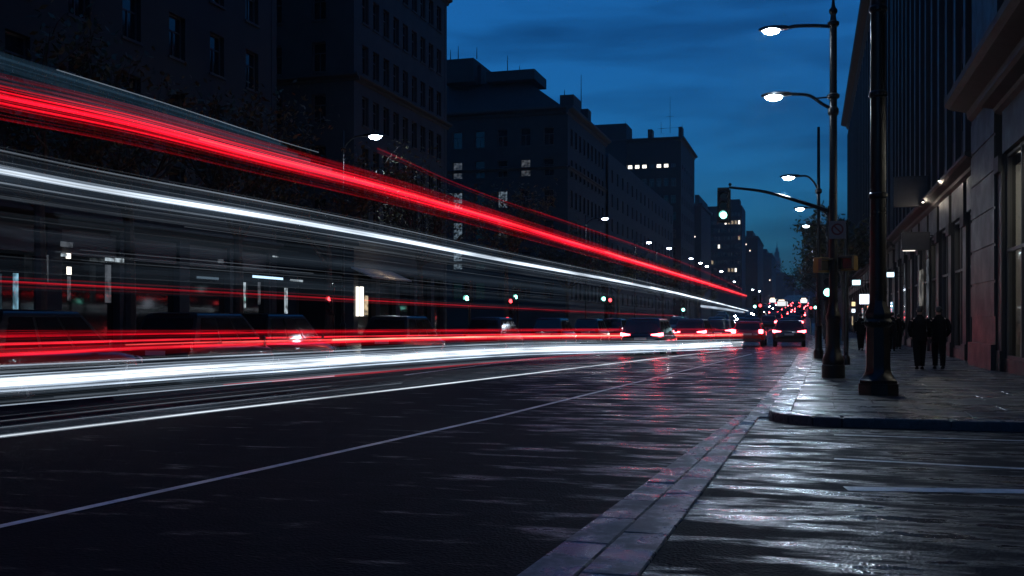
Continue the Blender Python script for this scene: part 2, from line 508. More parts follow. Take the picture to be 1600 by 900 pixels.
# ------------------------------------------------------------------ buildings
WIN = {}
def window_meshes(w, h, kind='sash'):
    key = (round(w,2), round(h,2), kind)
    if key in WIN: return WIN[key]
    f = MB(); t = 0.07
    f.box(-w/2, -w/2+t, 0, 0.06, 0, h); f.box(w/2-t, w/2, 0, 0.06, 0, h)
    f.box(-w/2+t, w/2-t, 0, 0.06, 0, t); f.box(-w/2+t, w/2-t, 0, 0.06, h-t, h)
    if kind == 'sash':
        f.box(-w/2+t, w/2-t, 0.005, 0.05, h*0.62, h*0.62+0.06); f.box(-0.025, 0.025, 0.008, 0.045, t, h*0.62)
    fm = f.mesh('window', FRAME)
    sill = MB().box(-w/2-0.08, w/2+0.08, -0.30, 0.0, -0.12, -0.002).mesh('sill', TRIM)
    WIN[key] = (fm, sill, {})
    return WIN[key]
def pane_mesh(w, h, mat, kind='sash'):
    d = window_meshes(w, h, kind)[2]
    if mat.name not in d:
        d[mat.name] = MB().quad((-w/2+0.02,0.055,0.02),(w/2-0.02,0.055,0.02),(w/2-0.02,0.055,h-0.02),(-w/2+0.02,0.055,h-0.02)).mesh('pane', mat)
    return d[mat.name]

def facade(parent, origin, ang, width, z0, z1, cols, rows, mat, depth=0.22, lit=None, sills=True, skip=None):
    """wall in the local x-z plane seen from local -y, with real window openings; ang turns it about z"""
    M = Matrix.Translation(Vector(origin)) @ Matrix.Rotation(ang, 4, 'Z')
    us = sorted({0.0, width, *[a for c in cols for a in c]}); zs = sorted({z0, z1, *[a for r in rows for a in r]})
    m = MB()
    def P(u, y, z): return M @ Vector((u, y, z))
    for ui, (a, b) in enumerate(zip(us, us[1:])):
        for c, d in zip(zs, zs[1:]):
            hole = any(abs(a-q[0]) < 1e-6 for q in cols) and any(abs(c-q[0]) < 1e-6 for q in rows)
            if not hole:
                m.quad(P(a,0,c), P(b,0,c), P(b,0,d), P(a,0,d))
            else:
                m.quad(P(a,0,c), P(b,0,c), P(b,depth+.06,c), P(a,depth+.06,c)); m.quad(P(a,0,d), P(a,depth+.06,d), P(b,depth+.06,d), P(b,0,d))
                m.quad(P(a,0,c), P(a,depth+.06,c), P(a,depth+.06,d), P(a,0,d)); m.quad(P(b,0,c), P(b,0,d), P(b,depth+.06,d), P(b,depth+.06,c))
    m.build('wall', mat, parent)
    for ci, c in enumerate(cols):
        for ri, r in enumerate(rows):
            w, h = c[1]-c[0], r[1]-r[0]
            fm, sm, _ = window_meshes(w, h)
            gm = GLASS
            if lit and (ci, ri) in lit: gm = lit[(ci, ri)]
            p = P((c[0]+c[1])/2, depth, r[0])
            wo = link('window', fm, parent, p, ang)
            link('pane', pane_mesh(w, h, gm), wo)
            if sills: link('sill', sm, wo)
    return M

def strip_box(parent, name, M, u0, u1, y0, y1, z0, z1, mat):
    m = MB().box(u0, u1, y0, y1, z0, z1)
    m.v = [tuple(M @ Vector(v)) for v in m.v]
    return m.build(name, mat, parent)
def moulding(parent, name, M, u0, u1, z, mat, out=0.5, h=0.7):
    """stepped cornice running along a facade"""
    prof = [(0.05, 0), (0.0, 0), (-out*0.25, h*0.2), (-out*0.3, h*0.45), (-out*0.85, h*0.6), (-out, h*0.75), (-out, h), (0.05, h)]
    m = MB(); m.rings([[M @ Vector((u, y, z+q)) for y, q in prof] for u in (u0, u1)])
    return m.build(name, mat, parent)
def even(width, n, w, margin):
    step = (width-2*margin)/n
    return [(margin+step*(i+0.5)-w/2, margin+step*(i+0.5)+w/2) for i in range(n)]
def body_box(parent, x0, x1, y0, y1, z1, mat):     # blind sides and flat roof behind the facades
    m = MB().box(x0, x1, y0, y1, 0, z1); m.build('core', mat, parent)

WARM = lit_pane('lit_warm', (1.0, 0.78, 0.5), 0.7)
DIM = lit_pane('lit_dim', (0.75, 0.85, 1.0), 0.10)
DIM2 = lit_pane('lit_dim_blue', (0.6, 0.8, 1.0), 0.22)
COOL = lit_pane('lit_cool', (0.75, 0.9, 1.0), 0.6)
BRIGHT = emit('lit_white', (1.0, 0.93, 0.8), 2.2)
CYAN = lit_pane('lit_cyan', (0.35, 0.75, 1.0), 0.9, 2.0)
def yx(px, x): return cam_pt(px, at_x(px, x), 0).y


HALF = math.pi/2
def left_block(name, label, y0, y1, h, depth, mat, nf, ns, rows, w, lit_f=None, lit_s=None, zb=0.0, x=LX, margin=0.9, cap=True, sills=True):
    """block on the left side: street facade towards +X, flank towards the viewer"""
    b = tag(empty(name, (0, 0, 0)), label, 'building')
    L = y1-y0
    Mf = facade(b, (x, y0, 0), HALF, L, zb, h, even(L, nf, w, margin), rows, mat, lit=lit_f, sills=sills)
    Ms = facade(b, (x-depth, y0, 0), 0, depth, zb, h, even(depth, ns, w, margin), rows, mat, lit=lit_s, sills=sills) if ns else None
    m = MB().box(x-depth, x-0.5, y0+(0.5 if ns else 0), y1, 0, h-0.05); m.build('core', JOINT, b)
    m = MB().box(x-depth, x+0.02, y1-0.55, y1-0.02, 0, h-0.06); m.build('far_wall', mat, b)
    if cap:
        moulding(b, 'cornice', Mf, -0.7 if ns else 0, L+0.5, h-0.5, TRIM, 0.8, 0.9)
        if Ms is not None: moulding(b, 'cornice', Ms, 0, depth+0.0, h-0.5, TRIM, 0.8, 0.9)
        MB().box(x-depth+0.3, x-0.3, y0+0.3, y1-0.3, h+0.3, h+0.42).build('roof', ROOF, b)
    return b, Mf, Ms

# --- nearest block on the left, with shops in its ground floor
Y0, Y1 = -44.0, yx(432, LX)
rows0 = [(6.6+3.5*k, 6.6+3.5*k+2.0) for k in range(8)]
b0, M0, _ = left_block('apartment_block', 'near-black stone block with lit shops at its foot, at the far left', Y0, Y1, 36, 22, STONE3, 28, 0, rows0, 1.25, zb=5.2,
                       lit_f=None)
moulding(b0, 'string_course', M0, 0, Y1-Y0, 5.2, TRIM, 0.45, 0.5)
# ground floor piers and shopfronts
L0 = Y1-Y0
nbay = 22; step = L0/nbay
for k in range(nbay+1):
    u = min(max(k*step-0.4, 0.0), L0-0.8)
    strip_box(b0, 'pier', M0, u, u+0.8, 0.0, 0.6, KZ, 5.2, STONE2)
for k in range(nbay):
    u0, u1 = k*step+0.42, (k+1)*step-0.42
    so = strip_box(b0, 'shopfront', M0, u0, u1, 0.32, 0.38, KZ+0.5, 4.1, GLASS)
    strip_box(b0, 'stall_riser', M0, u0, u1, 0.25, 0.45, KZ, KZ+0.5, STONE3)
    strip_box(b0, 'fascia', M0, u0, u1, 0.15, 0.45, 4.1, 5.1, FRAME)
def on_left(px0, px1, py0, py1, mat, name, parent, out=0.06, x=LX):
    """a lit pane, sign or lamp set on the left building line where the photo shows it"""
    d = at_x((px0+px1)/2, x)
    ya, yb = yx(px0, x), yx(px1, x)
    return MB().box(x+out-0.05, x+out, min(ya, yb), max(ya, yb), height(py1, d), height(py0, d)).build(name, mat, parent)
SHOPS = [(19, 26, 427, 487, CYAN), (19, 26, 492, 500, COOL), (102, 108, 396, 404, BRIGHT), (103, 109, 417, 429, BRIGHT), (104, 108, 432, 470, DIM),
         (94, 103, 396, 401, COOL), (163, 171, 414, 473, DIM), (62, 73, 398, 440, DIM), (163, 176, 403, 408, COOL), (178, 198, 404, 410, COOL),
         (374, 382, 441, 481, COOL), (402, 405, 441, 476, DIM), (425, 433, 400, 402, COOL)]
for a, b, c, d, mt in SHOPS: on_left(a, b, c, d, mt, 'lit_pane', b0, 0.08)
for a, b, c, d in ((338, 346, 405, 411), (92, 110, 378, 386)): on_left(a, b, c, d, DIM, 'shop_sign', b0, 0.12)
o = on_left(360, 408, 432.5, 436, emit('canopy_edge', (0.5, 0.75, 1.0), 1.6), 'canopy_light', b0, 1.3)

# --- second block on the left: pale street face, nine bays
Ya, Yb = yx(553, LX), yx(698, LX)
rows1 = [(7.6+3.35*k, 7.6+3.35*k+1.9) for k in range(9)]
b1, M1, M1s = left_block('corner_building', 'tall pale stone corner building with nine bays of dark windows', Ya, Yb, 39, 24, STONE2, 9, 7, rows1, 1.0,
                         lit_s={(6, 5): DIM}, zb=4.8)
for z in (6.3, 16.9, 26.9): 
    moulding(b1, 'string_course', M1, 0.0, Yb-Ya+0.3, z, TRIM, 0.4, 0.45); moulding(b1, 'string_course', M1s, 0, 24.4, z, TRIM, 0.4, 0.45)
L1 = Yb-Ya
for k in range(6):
    strip_box(b1, 'pier', M1, min(k*L1/5, L1-0.7), min(k*L1/5, L1-0.7)+0.7, 0.02, 0.5, KZ, 4.8, STONE2)
    strip_box(b1, 'pier', M1s, min(k*24/5, 23.2), min(k*24/5, 23.2)+0.7, 0.02, 0.5, KZ, 4.8, STONE2)
for k in range(5):
    strip_box(b1, 'shopfront', M1, k*L1/5+0.75, (k+1)*L1/5-0.1, 0.3, 0.36, KZ, 4.8, GLASS)
    strip_box(b1, 'shopfront', M1s, k*24/5+0.75, (k+1)*24/5-0.1, 0.3, 0.36, KZ, 4.8, GLASS)
for a, b, c, d, mt in ((443, 447, 450, 502, COOL), (452, 471, 437, 440, COOL), (508, 518, 442.5, 447.5, emit('sign_white_blue', (0.8, 0.95, 1.0), 3)),
                       (555, 559, 448, 494, BRIGHT), (561, 566, 448, 494, BRIGHT), (568, 573, 462, 492, WARM), (604, 610, 425, 431, COOL)):
    on_left(a, b, c, d, mt, 'lit_pane', b1, 0.10)
# sloping awning with a lit underside edge
aw = MB()
ya_, yb_ = yx(548, LX), yx(612, LX); zt = height(417, at_x(550, LX))
aw.rings([[(LX+0.02, q, zt), (LX+0.02, q, zt-0.1), (LX+1.5, q, zt-0.75), (LX+1.5, q, zt-0.65)] for q in (ya_, yb_)])
aw.build('awning', principled('awning_cloth', (0.45, 0.38, 0.3), 0.8, var=0.2), b1)
lamp_light('awning_lamp', b1, (LX+1.9, (ya_+yb_)/2, zt+0.5), 30, (1, 0.8, 0.6), 0.1)

# --- third block: broad flank towards the viewer, mansard and chimneys
Yc, Yd = yx(887, LX), yx(946, LX)
rows2 = [(4.2+3.75*k, 4.2+3.75*k+2.1) for k in range(6)]
lit2 = {(9, 4): DIM, (6, 4): DIM, (6, 3): DIM2, (8, 3): DIM2, (6, 2): DIM2, (8, 2): DIM, (0, 4): DIM2, (6, 1): DIM2}
b2, M2, M2s = left_block('mansard_building', 'dark building with mansard roof, chimneys and a few lit flank windows', Yc, Yd, 27, 34, STONE, 9, 11, rows2, 1.25, lit_s=lit2, zb=0.0)
for z in (8.6, 19.9):
    moulding(b2, 'string_course', M2, 0, Yd-Yc, z, TRIM, 0.35, 0.4); moulding(b2, 'string_course', M2s, 0, 34, z, TRIM, 0.35, 0.4)
x0, x1 = LX-34, LX
m = MB(); m.rings([[(x0, Yc+0.5, 27.4), (x1-0.5, Yc+0.5, 27.4), (x1-0.5, Yd-0.4, 27.4), (x0, Yd-0.4, 27.4)],
                   [(x0, Yc+3, 31.6), (x1-6.0, Yc+3, 31.6), (x1-6.0, Yd-3, 31.6), (x0, Yd-3, 31.6)]])
m.build('mansard_roof', ROOF, b2)
def on_depth(px0, px1, py, d0, d1, zb, name, mat, parent):
    a, b = cam_pt(px0, d0, 0).x, cam_pt(px1, d0, 0).x
    yy = cam_pt((px0+px1)/2, d0, 0).y
    return MB().box(a, b, yy, yy+d1, zb, height(py, d0)).build(name, mat, parent)
on_depth(690, 742, 92, 128, 9, 31.4, 'roof_house', STONE, b2)
on_depth(756, 838, 110, 127, 6, 31.4, 'roof_house', ROOF, b2)
on_depth(874, 897, 148, 125, 4, 27.3, 'chimney', STONE, b2)
on_depth(905, 919, 170, 133, 2, 27.3, 'chimney', STONE, b2)
on_depth(745, 752, 102, 129, 1.5, 31.4, 'chimney', STONE, b2)
def antenna(px, py0, py1, d, parent, bars=()):
    p = cam_pt(px, d, 0); m = MB()
    m.tube([(p.x, p.y, height(py1, d)), (p.x, p.y, height(py0, d))], [0.07, 0.03], 5)
    for q, w in bars: m.tube([(p.x-w, p.y, height(q, d)), (p.x+w, p.y, height(q, d))], 0.03, 4)
    return m.build('antenna', IRON, parent)
for a in ((704, 78, 93), (716, 72, 92), (793, 87, 112), (908, 117, 170), (745, 74, 92), (812, 102, 112), (882, 140, 150)): antenna(*a, 129, b2)

# --- fourth block: tall slab with a lit row of top windows and a mast
Ye, Yf = yx(1064, LX), yx(1085, LX)
rows3 = [(5+3.9*k, 5+3.9*k+1.9) for k in range(8)] + [(36.6, 37.5)]
lit3 = {(k, 8): BRIGHT for k in (1, 4, 5, 6, 8, 9)}
b3, M3, M3s = left_block('mast_building', 'tall dark slab with a radio mast and one lit top window row', Ye, Yf, 43, 20, STONE3, 6, 11, rows3, 1.1, lit_s=lit3, zb=0.0, sills=False)
on_depth(925, 980, 194, 236, 8, 30, 'roof_house', STONE3, b3)
on_depth(1060, 1066, 198, 236, 3, 43, 'chimney', STONE3, b3)
on_depth(1012, 1019, 202, 240, 3, 43, 'chimney', STONE3, b3)
antenna(1047, 150, 208, 238, b3, ((182, 0.9), (200, 2.2))); antenna(1033, 190, 208, 238, b3, ((201, 0.8),)); antenna(977, 188, 200, 238, b3); antenna(1066, 193, 208, 238, b3)
# --- setback block filling between second and fourth
b35 = tag(empty('low_block'), 'low dark block standing between the mansard and mast buildings', 'building')
lrows = [(4+3.6*k, 4+3.6*k+1.9) for k in range(6)]
ya_, yb_ = Yd+2, Ye-14
facade(b35, (LX+0.0, ya_, 0), HALF, yb_-ya_, 0, 26, even(yb_-ya_, 16, 1.2, 1), lrows, STONE, sills=False, lit={(3, 0): WARM, (9, 1): DIM, (12, 0): COOL})
MB().box(LX-30, LX-0.5, ya_, yb_, 0, 26.2).build('core', JOINT, b35)
# --- tower with scattered lit windows
Yg = yx(1161, LX)
b4 = tag(empty('tower_block'), 'far tower block dotted with small lit windows behind the hanging signal', 'building')
d4 = cam_pt(1120, 440, 0).y
xa, xb = cam_pt(1092, 440, 0).x, cam_pt(1160, 440, 0).x
rng = random.Random(8)
cols4 = even(xb-xa, 12, 0.9, 0.5); rows4 = [(16+3.4*k, 16+3.4*k+1.7) for k in range(10)]
lit4 = {(7, 8): BRIGHT, (8, 8): WARM, (9, 8): WARM, (10, 8): WARM, (11, 8): BRIGHT, (6, 9): WARM, (5, 5): BRIGHT, (8, 2): WARM, (9, 2): WARM, (10, 2): BRIGHT, (11, 6): WARM, (3, 3): WARM}
facade(b4, (xa, d4, 0), 0, xb-xa, 0, 51, cols4, rows4, STONE3, sills=False, lit=lit4)
MB().box(xa, xb, d4+0.5, d4+25, 0, 51.2).build('core', JOINT, b4)
MB().box(xb-6, xb-1, d4+1, d4+10, 51.2, 54).build('roof_house', STONE3, b4)
# --- far skyline, one building each
def far_block(name, label, px0, px1, py, d, dep, mat, lits=()):
    b = tag(empty(name), label, 'building')
    a, c = cam_pt(px0, d, 0), cam_pt(px1, d, 0)
    H = height(py, d); yy = min(a.y, c.y)
    wall = MB().box(a.x, c.x, yy, yy+dep, 0, H).build('wall', mat, b)
    MB().box(a.x-0.4, c.x+0.4, yy-0.4, yy+dep, H, H+0.8).build('parapet', TRIM, b)
    MB().box(a.x+(c.x-a.x)*0.3, a.x+(c.x-a.x)*0.7, yy+2, yy+dep-1, H+0.8, H+3.5).build('roof_house', ROOF, b)
    k = d/F
    for lx, ly in lits:
        q = cam_pt(lx, d, 0).x
        MB().box(q-0.7*k, q+0.7*k, yy-0.05, yy-0.01, height(ly+1, d), height(ly-1, d)).build('lit_window', BRIGHT, b)
    return b
far_block('far_building', 'far narrow dark building stepped below the tower block', 1158, 1184, 372, 480, 60, STONE3, ((1166, 382), (1172, 392)))
far_block('far_building', 'far dark building with a lit window beside the distant spire', 1080, 1096, 322, 300, 30, STONE3, ((1086, 370),))
far_block('far_building', 'far low dark building on the left of the distant spire', 1180, 1206, 398, 620, 80, STONE, ((1190, 424), (1203, 438)))
far_block('far_building', 'hazy low building at the foot of the distant spire', 1200, 1240, 432, 900, 90, STONE)
far_block('far_building', 'distant hazy block closing the end of the avenue', 1238, 1300, 452, 1100, 80, STONE)
sp = tag(empty('spire_tower'), 'distant slender tower with a stepped top and needle spire', 'tower')
d = 1500; p = cam_pt(1214, d, 0); k = d/F
m = MB()
for w, y0_, y1_ in ((8, 520, 430), (5.5, 430, 404), (3.6, 404, 394), (2, 394, 388)):
    m.box(p.x-w*k, p.x+w*k, p.y-w*k, p.y+w*k, height(y0_, d) if y0_ < 500 else 0, height(y1_, d))
m.build('shaft', STONE, sp)
MB().tube([(p.x, p.y, height(389, d)), (p.x, p.y, height(376, d))], [0.9, 0.2], 6).build('spire', STEEL, sp)

# --- right side: buildings with tall shop windows
STONE_R = principled('shop_stone', (0.015, 0.015, 0.015), 0.55, var=0.3, scale=1.3, bump=0.35, bscale=12, rvar=0.12)
GL = clear_glass()
def right_block(name, label, y0, y1, h, bays, pier, nf, rows, w, mat, zs=5.6, lit=None, rooms=(), room_power=2.0, out=0.0):
    b = tag(empty(name), label, 'building')
    X = RX-out
    L = y1-y0
    M = facade(b, (X, y1, 0), -HALF, L, zs+1.4, h, even(L, nf, w, 0.5), rows, mat, lit=lit, sills=False, depth=0.3)
    moulding(b, 'cornice', M, -0.2, L+0.2, h-0.4, TRIM, 1.0, 1.0)
    moulding(b, 'shop_cornice', M, 0, L, zs+1.15, TRIM, 0.55, 0.42)
    MB().box(X+3.2, X+24, y0, y1, 0, h-0.05).build('core', JOINT, b)
    MB().box(X+0.6, X+3.2, y0, y1, zs+1.4, h-0.06).build('core', JOINT, b)
    st = L/bays
    for k in range(bays+1):
        u0 = min(max(k*st-pier/2, 0), L-pier)
        strip_box(b, 'pilaster', M, u0, u0+pier, -0.05, 0.5, KZ, zs, STONE_R)
        strip_box(b, 'plinth', M, u0-0.03, u0+pier+0.03, -0.10, -0.051, KZ, KZ+0.55, STONE_R)
        strip_box(b, 'capital', M, u0-0.05, u0+pier+0.05, -0.14, -0.051, zs-0.45, zs-0.02, TRIM)
    for k in range(bays):
        u0, u1 = k*st+pier/2+0.003, (k+1)*st-pier/2-0.003
        if k == 0: u0 = pier+0.003
        if k == bays-1: u1 = L-pier-0.003
        strip_box(b, 'fascia_panel', M, u0, u1, -0.03, 0.3, zs+0.02, zs+1.14, STONE_R)
        strip_box(b, 'stall_riser', M, u0, u1, 0.02, 0.32, KZ, KZ+0.35, STONE_R)
        um = (u0+u1)/2
        wf = None
        m = MB()
        for a in (u0, um-0.04, u1-0.08): m.box(a, a+0.08, 0.08, 0.2, KZ+0.35, zs)
        for z in (KZ+0.35, 3.3, zs-0.09): 
            m.box(u0+0.08, um-0.04, 0.085, 0.195, z, z+0.08); m.box(um+0.04, u1-0.08, 0.085, 0.195, z, z+0.08)
        m.v = [tuple(M @ Vector(v)) for v in m.v]
        wf = m.build('shop_window', FRAME, b)
        room = k in rooms
        for (a, c) in ((u0+0.06, um-0.02), (um+0.02, u1-0.06)):
            for (z, zz) in ((KZ+0.4, 3.33), (3.35, zs-0.05)):
                g = MB().quad(M@Vector((a,0.14,z)), M@Vector((c,0.14,z)), M@Vector((c,0.14,zz)), M@Vector((a,0.14,zz)))
                g.build('pane', GL if room else GLASS, wf)
        if room:
            m = MB()
            def P(u, y, z): return M @ Vector((u, y, z))
            zc = zs-0.3
            m.quad(P(u0,3.1,KZ), P(u1,3.1,KZ), P(u1,3.1,zc), P(u0,3.1,zc))
            m.quad(P(u0,0.3,KZ), P(u0,3.1,KZ), P(u0,3.1,zc), P(u0,0.3,zc)); m.quad(P(u1,0.3,KZ), P(u1,3.1,KZ), P(u1,3.1,zc), P(u1,0.3,zc))
            m.quad(P(u0,0.3,zc), P(u1,0.3,zc), P(u1,3.1,zc), P(u0,3.1,zc)); 
            inn = m.build('interior', WALLIN, b)
            MB().quad(P(u0,0.3,KZ+0.01), P(u1,0.3,KZ+0.01), P(u1,3.1,KZ+0.01), P(u0,3.1,KZ+0.01)).build('interior_floor', FLOORIN, b)
            for q in (1.0, 2.2):
                strip_box(b, 'ceiling_light', M, u0+0.4, u1-0.4, q, q+0.1, zc-0.08, zc-0.03, emit('shop_tube_%.2f' % room_power, (1.0, 0.9, 0.75), room_power))
            # shelves with goods
            for z in (1.1, 1.9, 2.7):
                strip_box(b, 'shelf', M, u0+0.15, u1-0.15, 2.6, 3.05, z, z+0.05, FLOORIN)
                for q in range(5):
                    uu = u0+0.3+q*(u1-u0-0.6)/5
                    strip_box(b, 'goods', M, uu, uu+0.28, 2.65, 3.0, z+0.052, z+0.25+0.1*((q*7+int(z*10)) % 4), principled('goods_%d' % (q % 3), ((0.4,0.3,0.25),(0.2,0.25,0.35),(0.5,0.5,0.45))[q % 3], 0.6))
    return b, M

rowsR = [(8.2+3.7*k, 8.2+3.7*k+2.4) for k in range(5)]
r0, MR0 = right_block('stone_building', 'dark stone building with heavy cornice and lit shop window at the right edge', 16.0, 30.4, 30, 3, 0.6, 5, rowsR, 1.5, STONE, zs=5.9, rooms=(0, 1, 2), room_power=14.0, out=0.25)
moulding(r0, 'cornice', MR0, -4.2, 14.4, 7.6, TRIM, 0.9, 0.8)
strip_box(r0, 'corner_pier', MR0, -4.18, -0.002, -0.1, 0.6, KZ, 29.9, STONE_R)
strip_box(r0, 'plinth', MR0, -4.20, 0.03, -0.22, -0.101, KZ, KZ+0.7, STONE_R)
for z in (1.6, 2.6, 3.6, 4.6, 5.6, 6.6):
    strip_box(r0, 'stone_band', MR0, -4.17, -0.01, -0.13, -0.101, z, z+0.92, STONE_R)
r1, MR1 = right_block('shop_building', 'dark shop building with spotlit fascia panels behind the two walkers', 34.62, 69.5, 29, 9, 0.8, 14, rowsR, 1.2, STONE3, zs=5.2, rooms=(1, 2, 4, 5, 7, 8), room_power=6.0)
r2, MR2 = right_block('long_building', 'long dark building with projecting cornice closing the right side of the street', 69.52, 150, 28.6, 16, 1.2, 26, rowsR, 1.3, STONE, zs=5.0, lit={(20, 0): DIM, (15, 0): DIM})
# vertical piers between the upper windows
for MM, L, n, b, h in ((MR1, 34.9, 14, r1, 28), (MR2, 80.5, 26, r2, 27.5), (MR0, 14.4, 5, r0, 29)):
    for k in range(n+1):
        u = min(max(0.5+k*(L-1.0)/n-0.25, 0), L-0.5)
        strip_box(b, 'upper_pier', MM, u, u+0.5, -0.18, 0.0-0.002, 7.2 if b is not r0 else 8.5, h, STONE_R)
# roofline things of the long building
for y in (78, 95, 120, 140): MB().box(RX+0.5, RX+2, y, y+2.2, 28.5, 30.2).build('chimney', STONE3, r2)
# beyond: lower block
r3 = tag(empty('far_shop_building'), 'low far building on the right beyond the long building', 'building')
facade(r3, (RX+0.4, 330, 0), -HALF, 178, 0, 17, even(178, 30, 1.4, 1), [(5+3.6*k, 7+3.6*k) for k in range(3)], STONE3, sills=False, lit={(24, 0): WARM, (27, 1): COOL})
MB().box(RX+0.9, RX+20, 152, 330, 0, 17.2).build('core', JOINT, r3)

# corner block across the side street, beside the viewer
r4 = tag(empty('side_street_building'), 'dark building on the near corner across the side street', 'building')
facade(r4, (7.5, 3.5, 0), -HALF, 60, 0, 28, even(60, 18, 1.4, 1), [(1.2, 4.2)]+rowsR, STONE3, sills=False)
MB().box(8.1, 30, -56.5, 3.4, 0, 28.2).build('core', STONE3, r4)

# wall lamps washing the fascia of the shop building
def wall_lamp(px, z, power, label, out=0.55):
    y = yx(px, RX)
    w = tag(empty('wall_lamp', (RX, y, z)), label, 'lamp')
    MB().tube([(-0.03,0,0),(-out*0.6,0,0.12),(-out,0,0.05)], 0.02, 6).build('arm', IRON, w)
    MB().lathe([(0.03,0.05),(0.09,-0.06),(0.085,-0.07),(0.02,0.03)], 10, (-out,0,0.03)).build('shade', IRON, w)
    MB().ball((-out,0,-0.02), 0.05, 8).build('bulb', emit('wall_bulb', (1, 0.9, 0.75), 12), w)
    lamp_light('wall_light', w, (-out,0,-0.1), power, (1.0, 0.86, 0.7), 0.05)
wall_lamp(1493, 6.75, 45, 'small wall lamp washing the nearest lit fascia panel')
wall_lamp(1464, 6.6, 22, 'small wall lamp over the bluish fascia panel further along')

# projecting signs on the right
def hanging_sign(px0, px1, py0, py1, d, mat_face, label, lit=False, name='projecting_sign', th=0.16):
    a, b = cam_pt(px0, d, 0), cam_pt(px1, d, 0)
    w = b.x-a.x; h = (py1-py0)/F*d
    s = tag(empty(name, (a.x, a.y, height(py1, d))), label, 'sign')
    MB().box(0, w, 0, th, 0, h, 0.01).build('box', BLACKP, s)
    MB().box(0.04, w-0.04, -0.006, -0.002, 0.04, h-0.04).build('face', mat_face, s)
    m = MB()
    if RX-a.x-w > 0.02:
        for z in (h*0.25, h*0.8): m.tube([(w, th/2, z), (RX-a.x+0.1, th/2, z)], 0.025, 6)
        m.build('bracket', IRON, s)
    return s
DARKSIGN = principled('dark_sign', (0.03, 0.03, 0.035), 0.35, var=0.3)
hanging_sign(1397, 1449, 276, 324, 45.8, DARKSIGN, 'large unlit projecting sign box high on the shop building')
s = hanging_sign(1409, 1452, 363, 391, 45.0, DARKSIGN, 'unlit projecting sign box with a lit lower edge')
MB().box(0.05, 0.55, -0.03, 0.14, -0.04, -0.005).build('edge_light', emit('edge', (1, 0.9, 0.8), 1.2), s)
hanging_sign(1382, 1398, 424.5, 434, 60, emit('sign_cyan', (0.55, 0.85, 1.0), 2.2), 'lit pale cyan sign box right of the thick lamp post')
s = hanging_sign(1331, 1345, 437, 446, 88, emit('sign_cyan2', (0.55, 0.9, 1.0), 2.5), 'lit white double sign box left of the thick lamp post')
hanging_sign(1342, 1361, 459, 476, 80, emit('sign_white', (0.72, 0.82, 1.0), 2.0), 'large square lit white sign beside the thick lamp post')
hanging_sign(1330, 1337, 471, 479, 92, emit('sign_warm', (1.0, 0.75, 0.4), 1.3), 'small warm lit sign under the double sign')
hanging_sign(1330, 1337, 482, 489, 90, emit('sign_white3', (0.75, 0.9, 1.0), 2.0), 'small white lit sign lowest under the double sign')
# lit slots of shopfronts seen at a grazing angle
def on_right(px0, px1, py0, py1, mat, parent, name='lit_pane', x=RX-0.14):
    d = at_x((px0+px1)/2, x); ya, yb = yx(px0, x), yx(px1, x)
    return MB().box(x, x+0.05, min(ya, yb), max(ya, yb), height(py1, d), height(py0, d)).build(name, mat, parent)
for a in ((1331, 1332.2, 494, 508, WARM), (1346.5, 1348, 482, 497, COOL), (1355, 1356.5, 478, 488, WARM), (1391.5, 1394, 472, 498, CYAN)):
    on_right(*a, r2)
for a in ((1436, 1441, 422, 478, lit_pane('grey_slot', (0.9, 0.88, 0.8), 0.22, 1.3)), (1447.5, 1449.5, 405, 520, DIM), (1412, 1414, 445, 500, DIM)):
    on_right(*a, r1)

# ------------------------------------------------------------------ street lamps
LAMP_W = (0.70, 0.84, 1.0)
def lamp_head(parent, tip, dirx, power, lens_strength=60, size=1.0):
    """cobra-head luminaire: housing above, glowing bowl below"""
    x, y, z = tip; s = size
    m = MB(); rings = []
    for t, w, h in ((0,0.04,0.05),(0.12,0.08,0.09),(0.4,0.11,0.11),(0.62,0.10,0.09),(0.74,0.04,0.05)):
        cx_ = x + dirx*t*s
        rings.append([(cx_, y+w*s*math.cos(a), z+h*s*max(-0.15, math.sin(a))) for a in [2*math.pi*j/10 for j in range(10)]])
    m.rings(rings); hd = m.build('lamp_head', IRON, parent, True)
    b = MB(); rings = []
    for t, w, h in ((0.24,0.02,0.02),(0.29,0.09,0.09),(0.45,0.125,0.125),(0.60,0.09,0.09),(0.66,0.02,0.02)):
        cx_ = x + dirx*t*s
        rings.append([(cx_, y+w*s*math.cos(a), z+0.0*s+h*s*min(0.15, math.sin(a))) for a in [2*math.pi*j/10 for j in range(10)]])
    b.rings(rings); b.build('lens', emit('lamp_lens_%d' % lens_strength, LAMP_W, lens_strength), hd, True)
    if power: lamp_light('lamp_light', parent, (x+dirx*0.45*s, y, z-0.25*s), power, LAMP_W, 0.12)

def road_throw(parent, loc, power, tilt=52):
    """the luminaire's beam along the carriageway, towards the near side"""
    l = bpy.data.lights.new('road_beam', 'SPOT'); l.energy = power*KE; l.color = LAMP_W; l.shadow_soft_size = 0.15
    l.spot_size = math.radians(80); l.spot_blend = 0.8
    o = bpy.data.objects.new('road_beam', l); col.objects.link(o); o.parent = parent; o.location = loc
    o.rotation_euler = (math.radians(-tilt), 0, 0)
def ornate_base(m, r, h, n=16):
    m.lathe([(r*1.75,0),(r*1.75,h*0.17),(r*1.62,h*0.18),(r*1.7,h*0.24),(r*1.35,h*0.30),(r*1.1,h*0.36),(r*1.02,h*0.42),(r*0.98,h*0.75),(r*1.12,h*0.80),(r*1.14,h*0.84),(r*0.92,h*0.88),(r*0.7,h)], n)
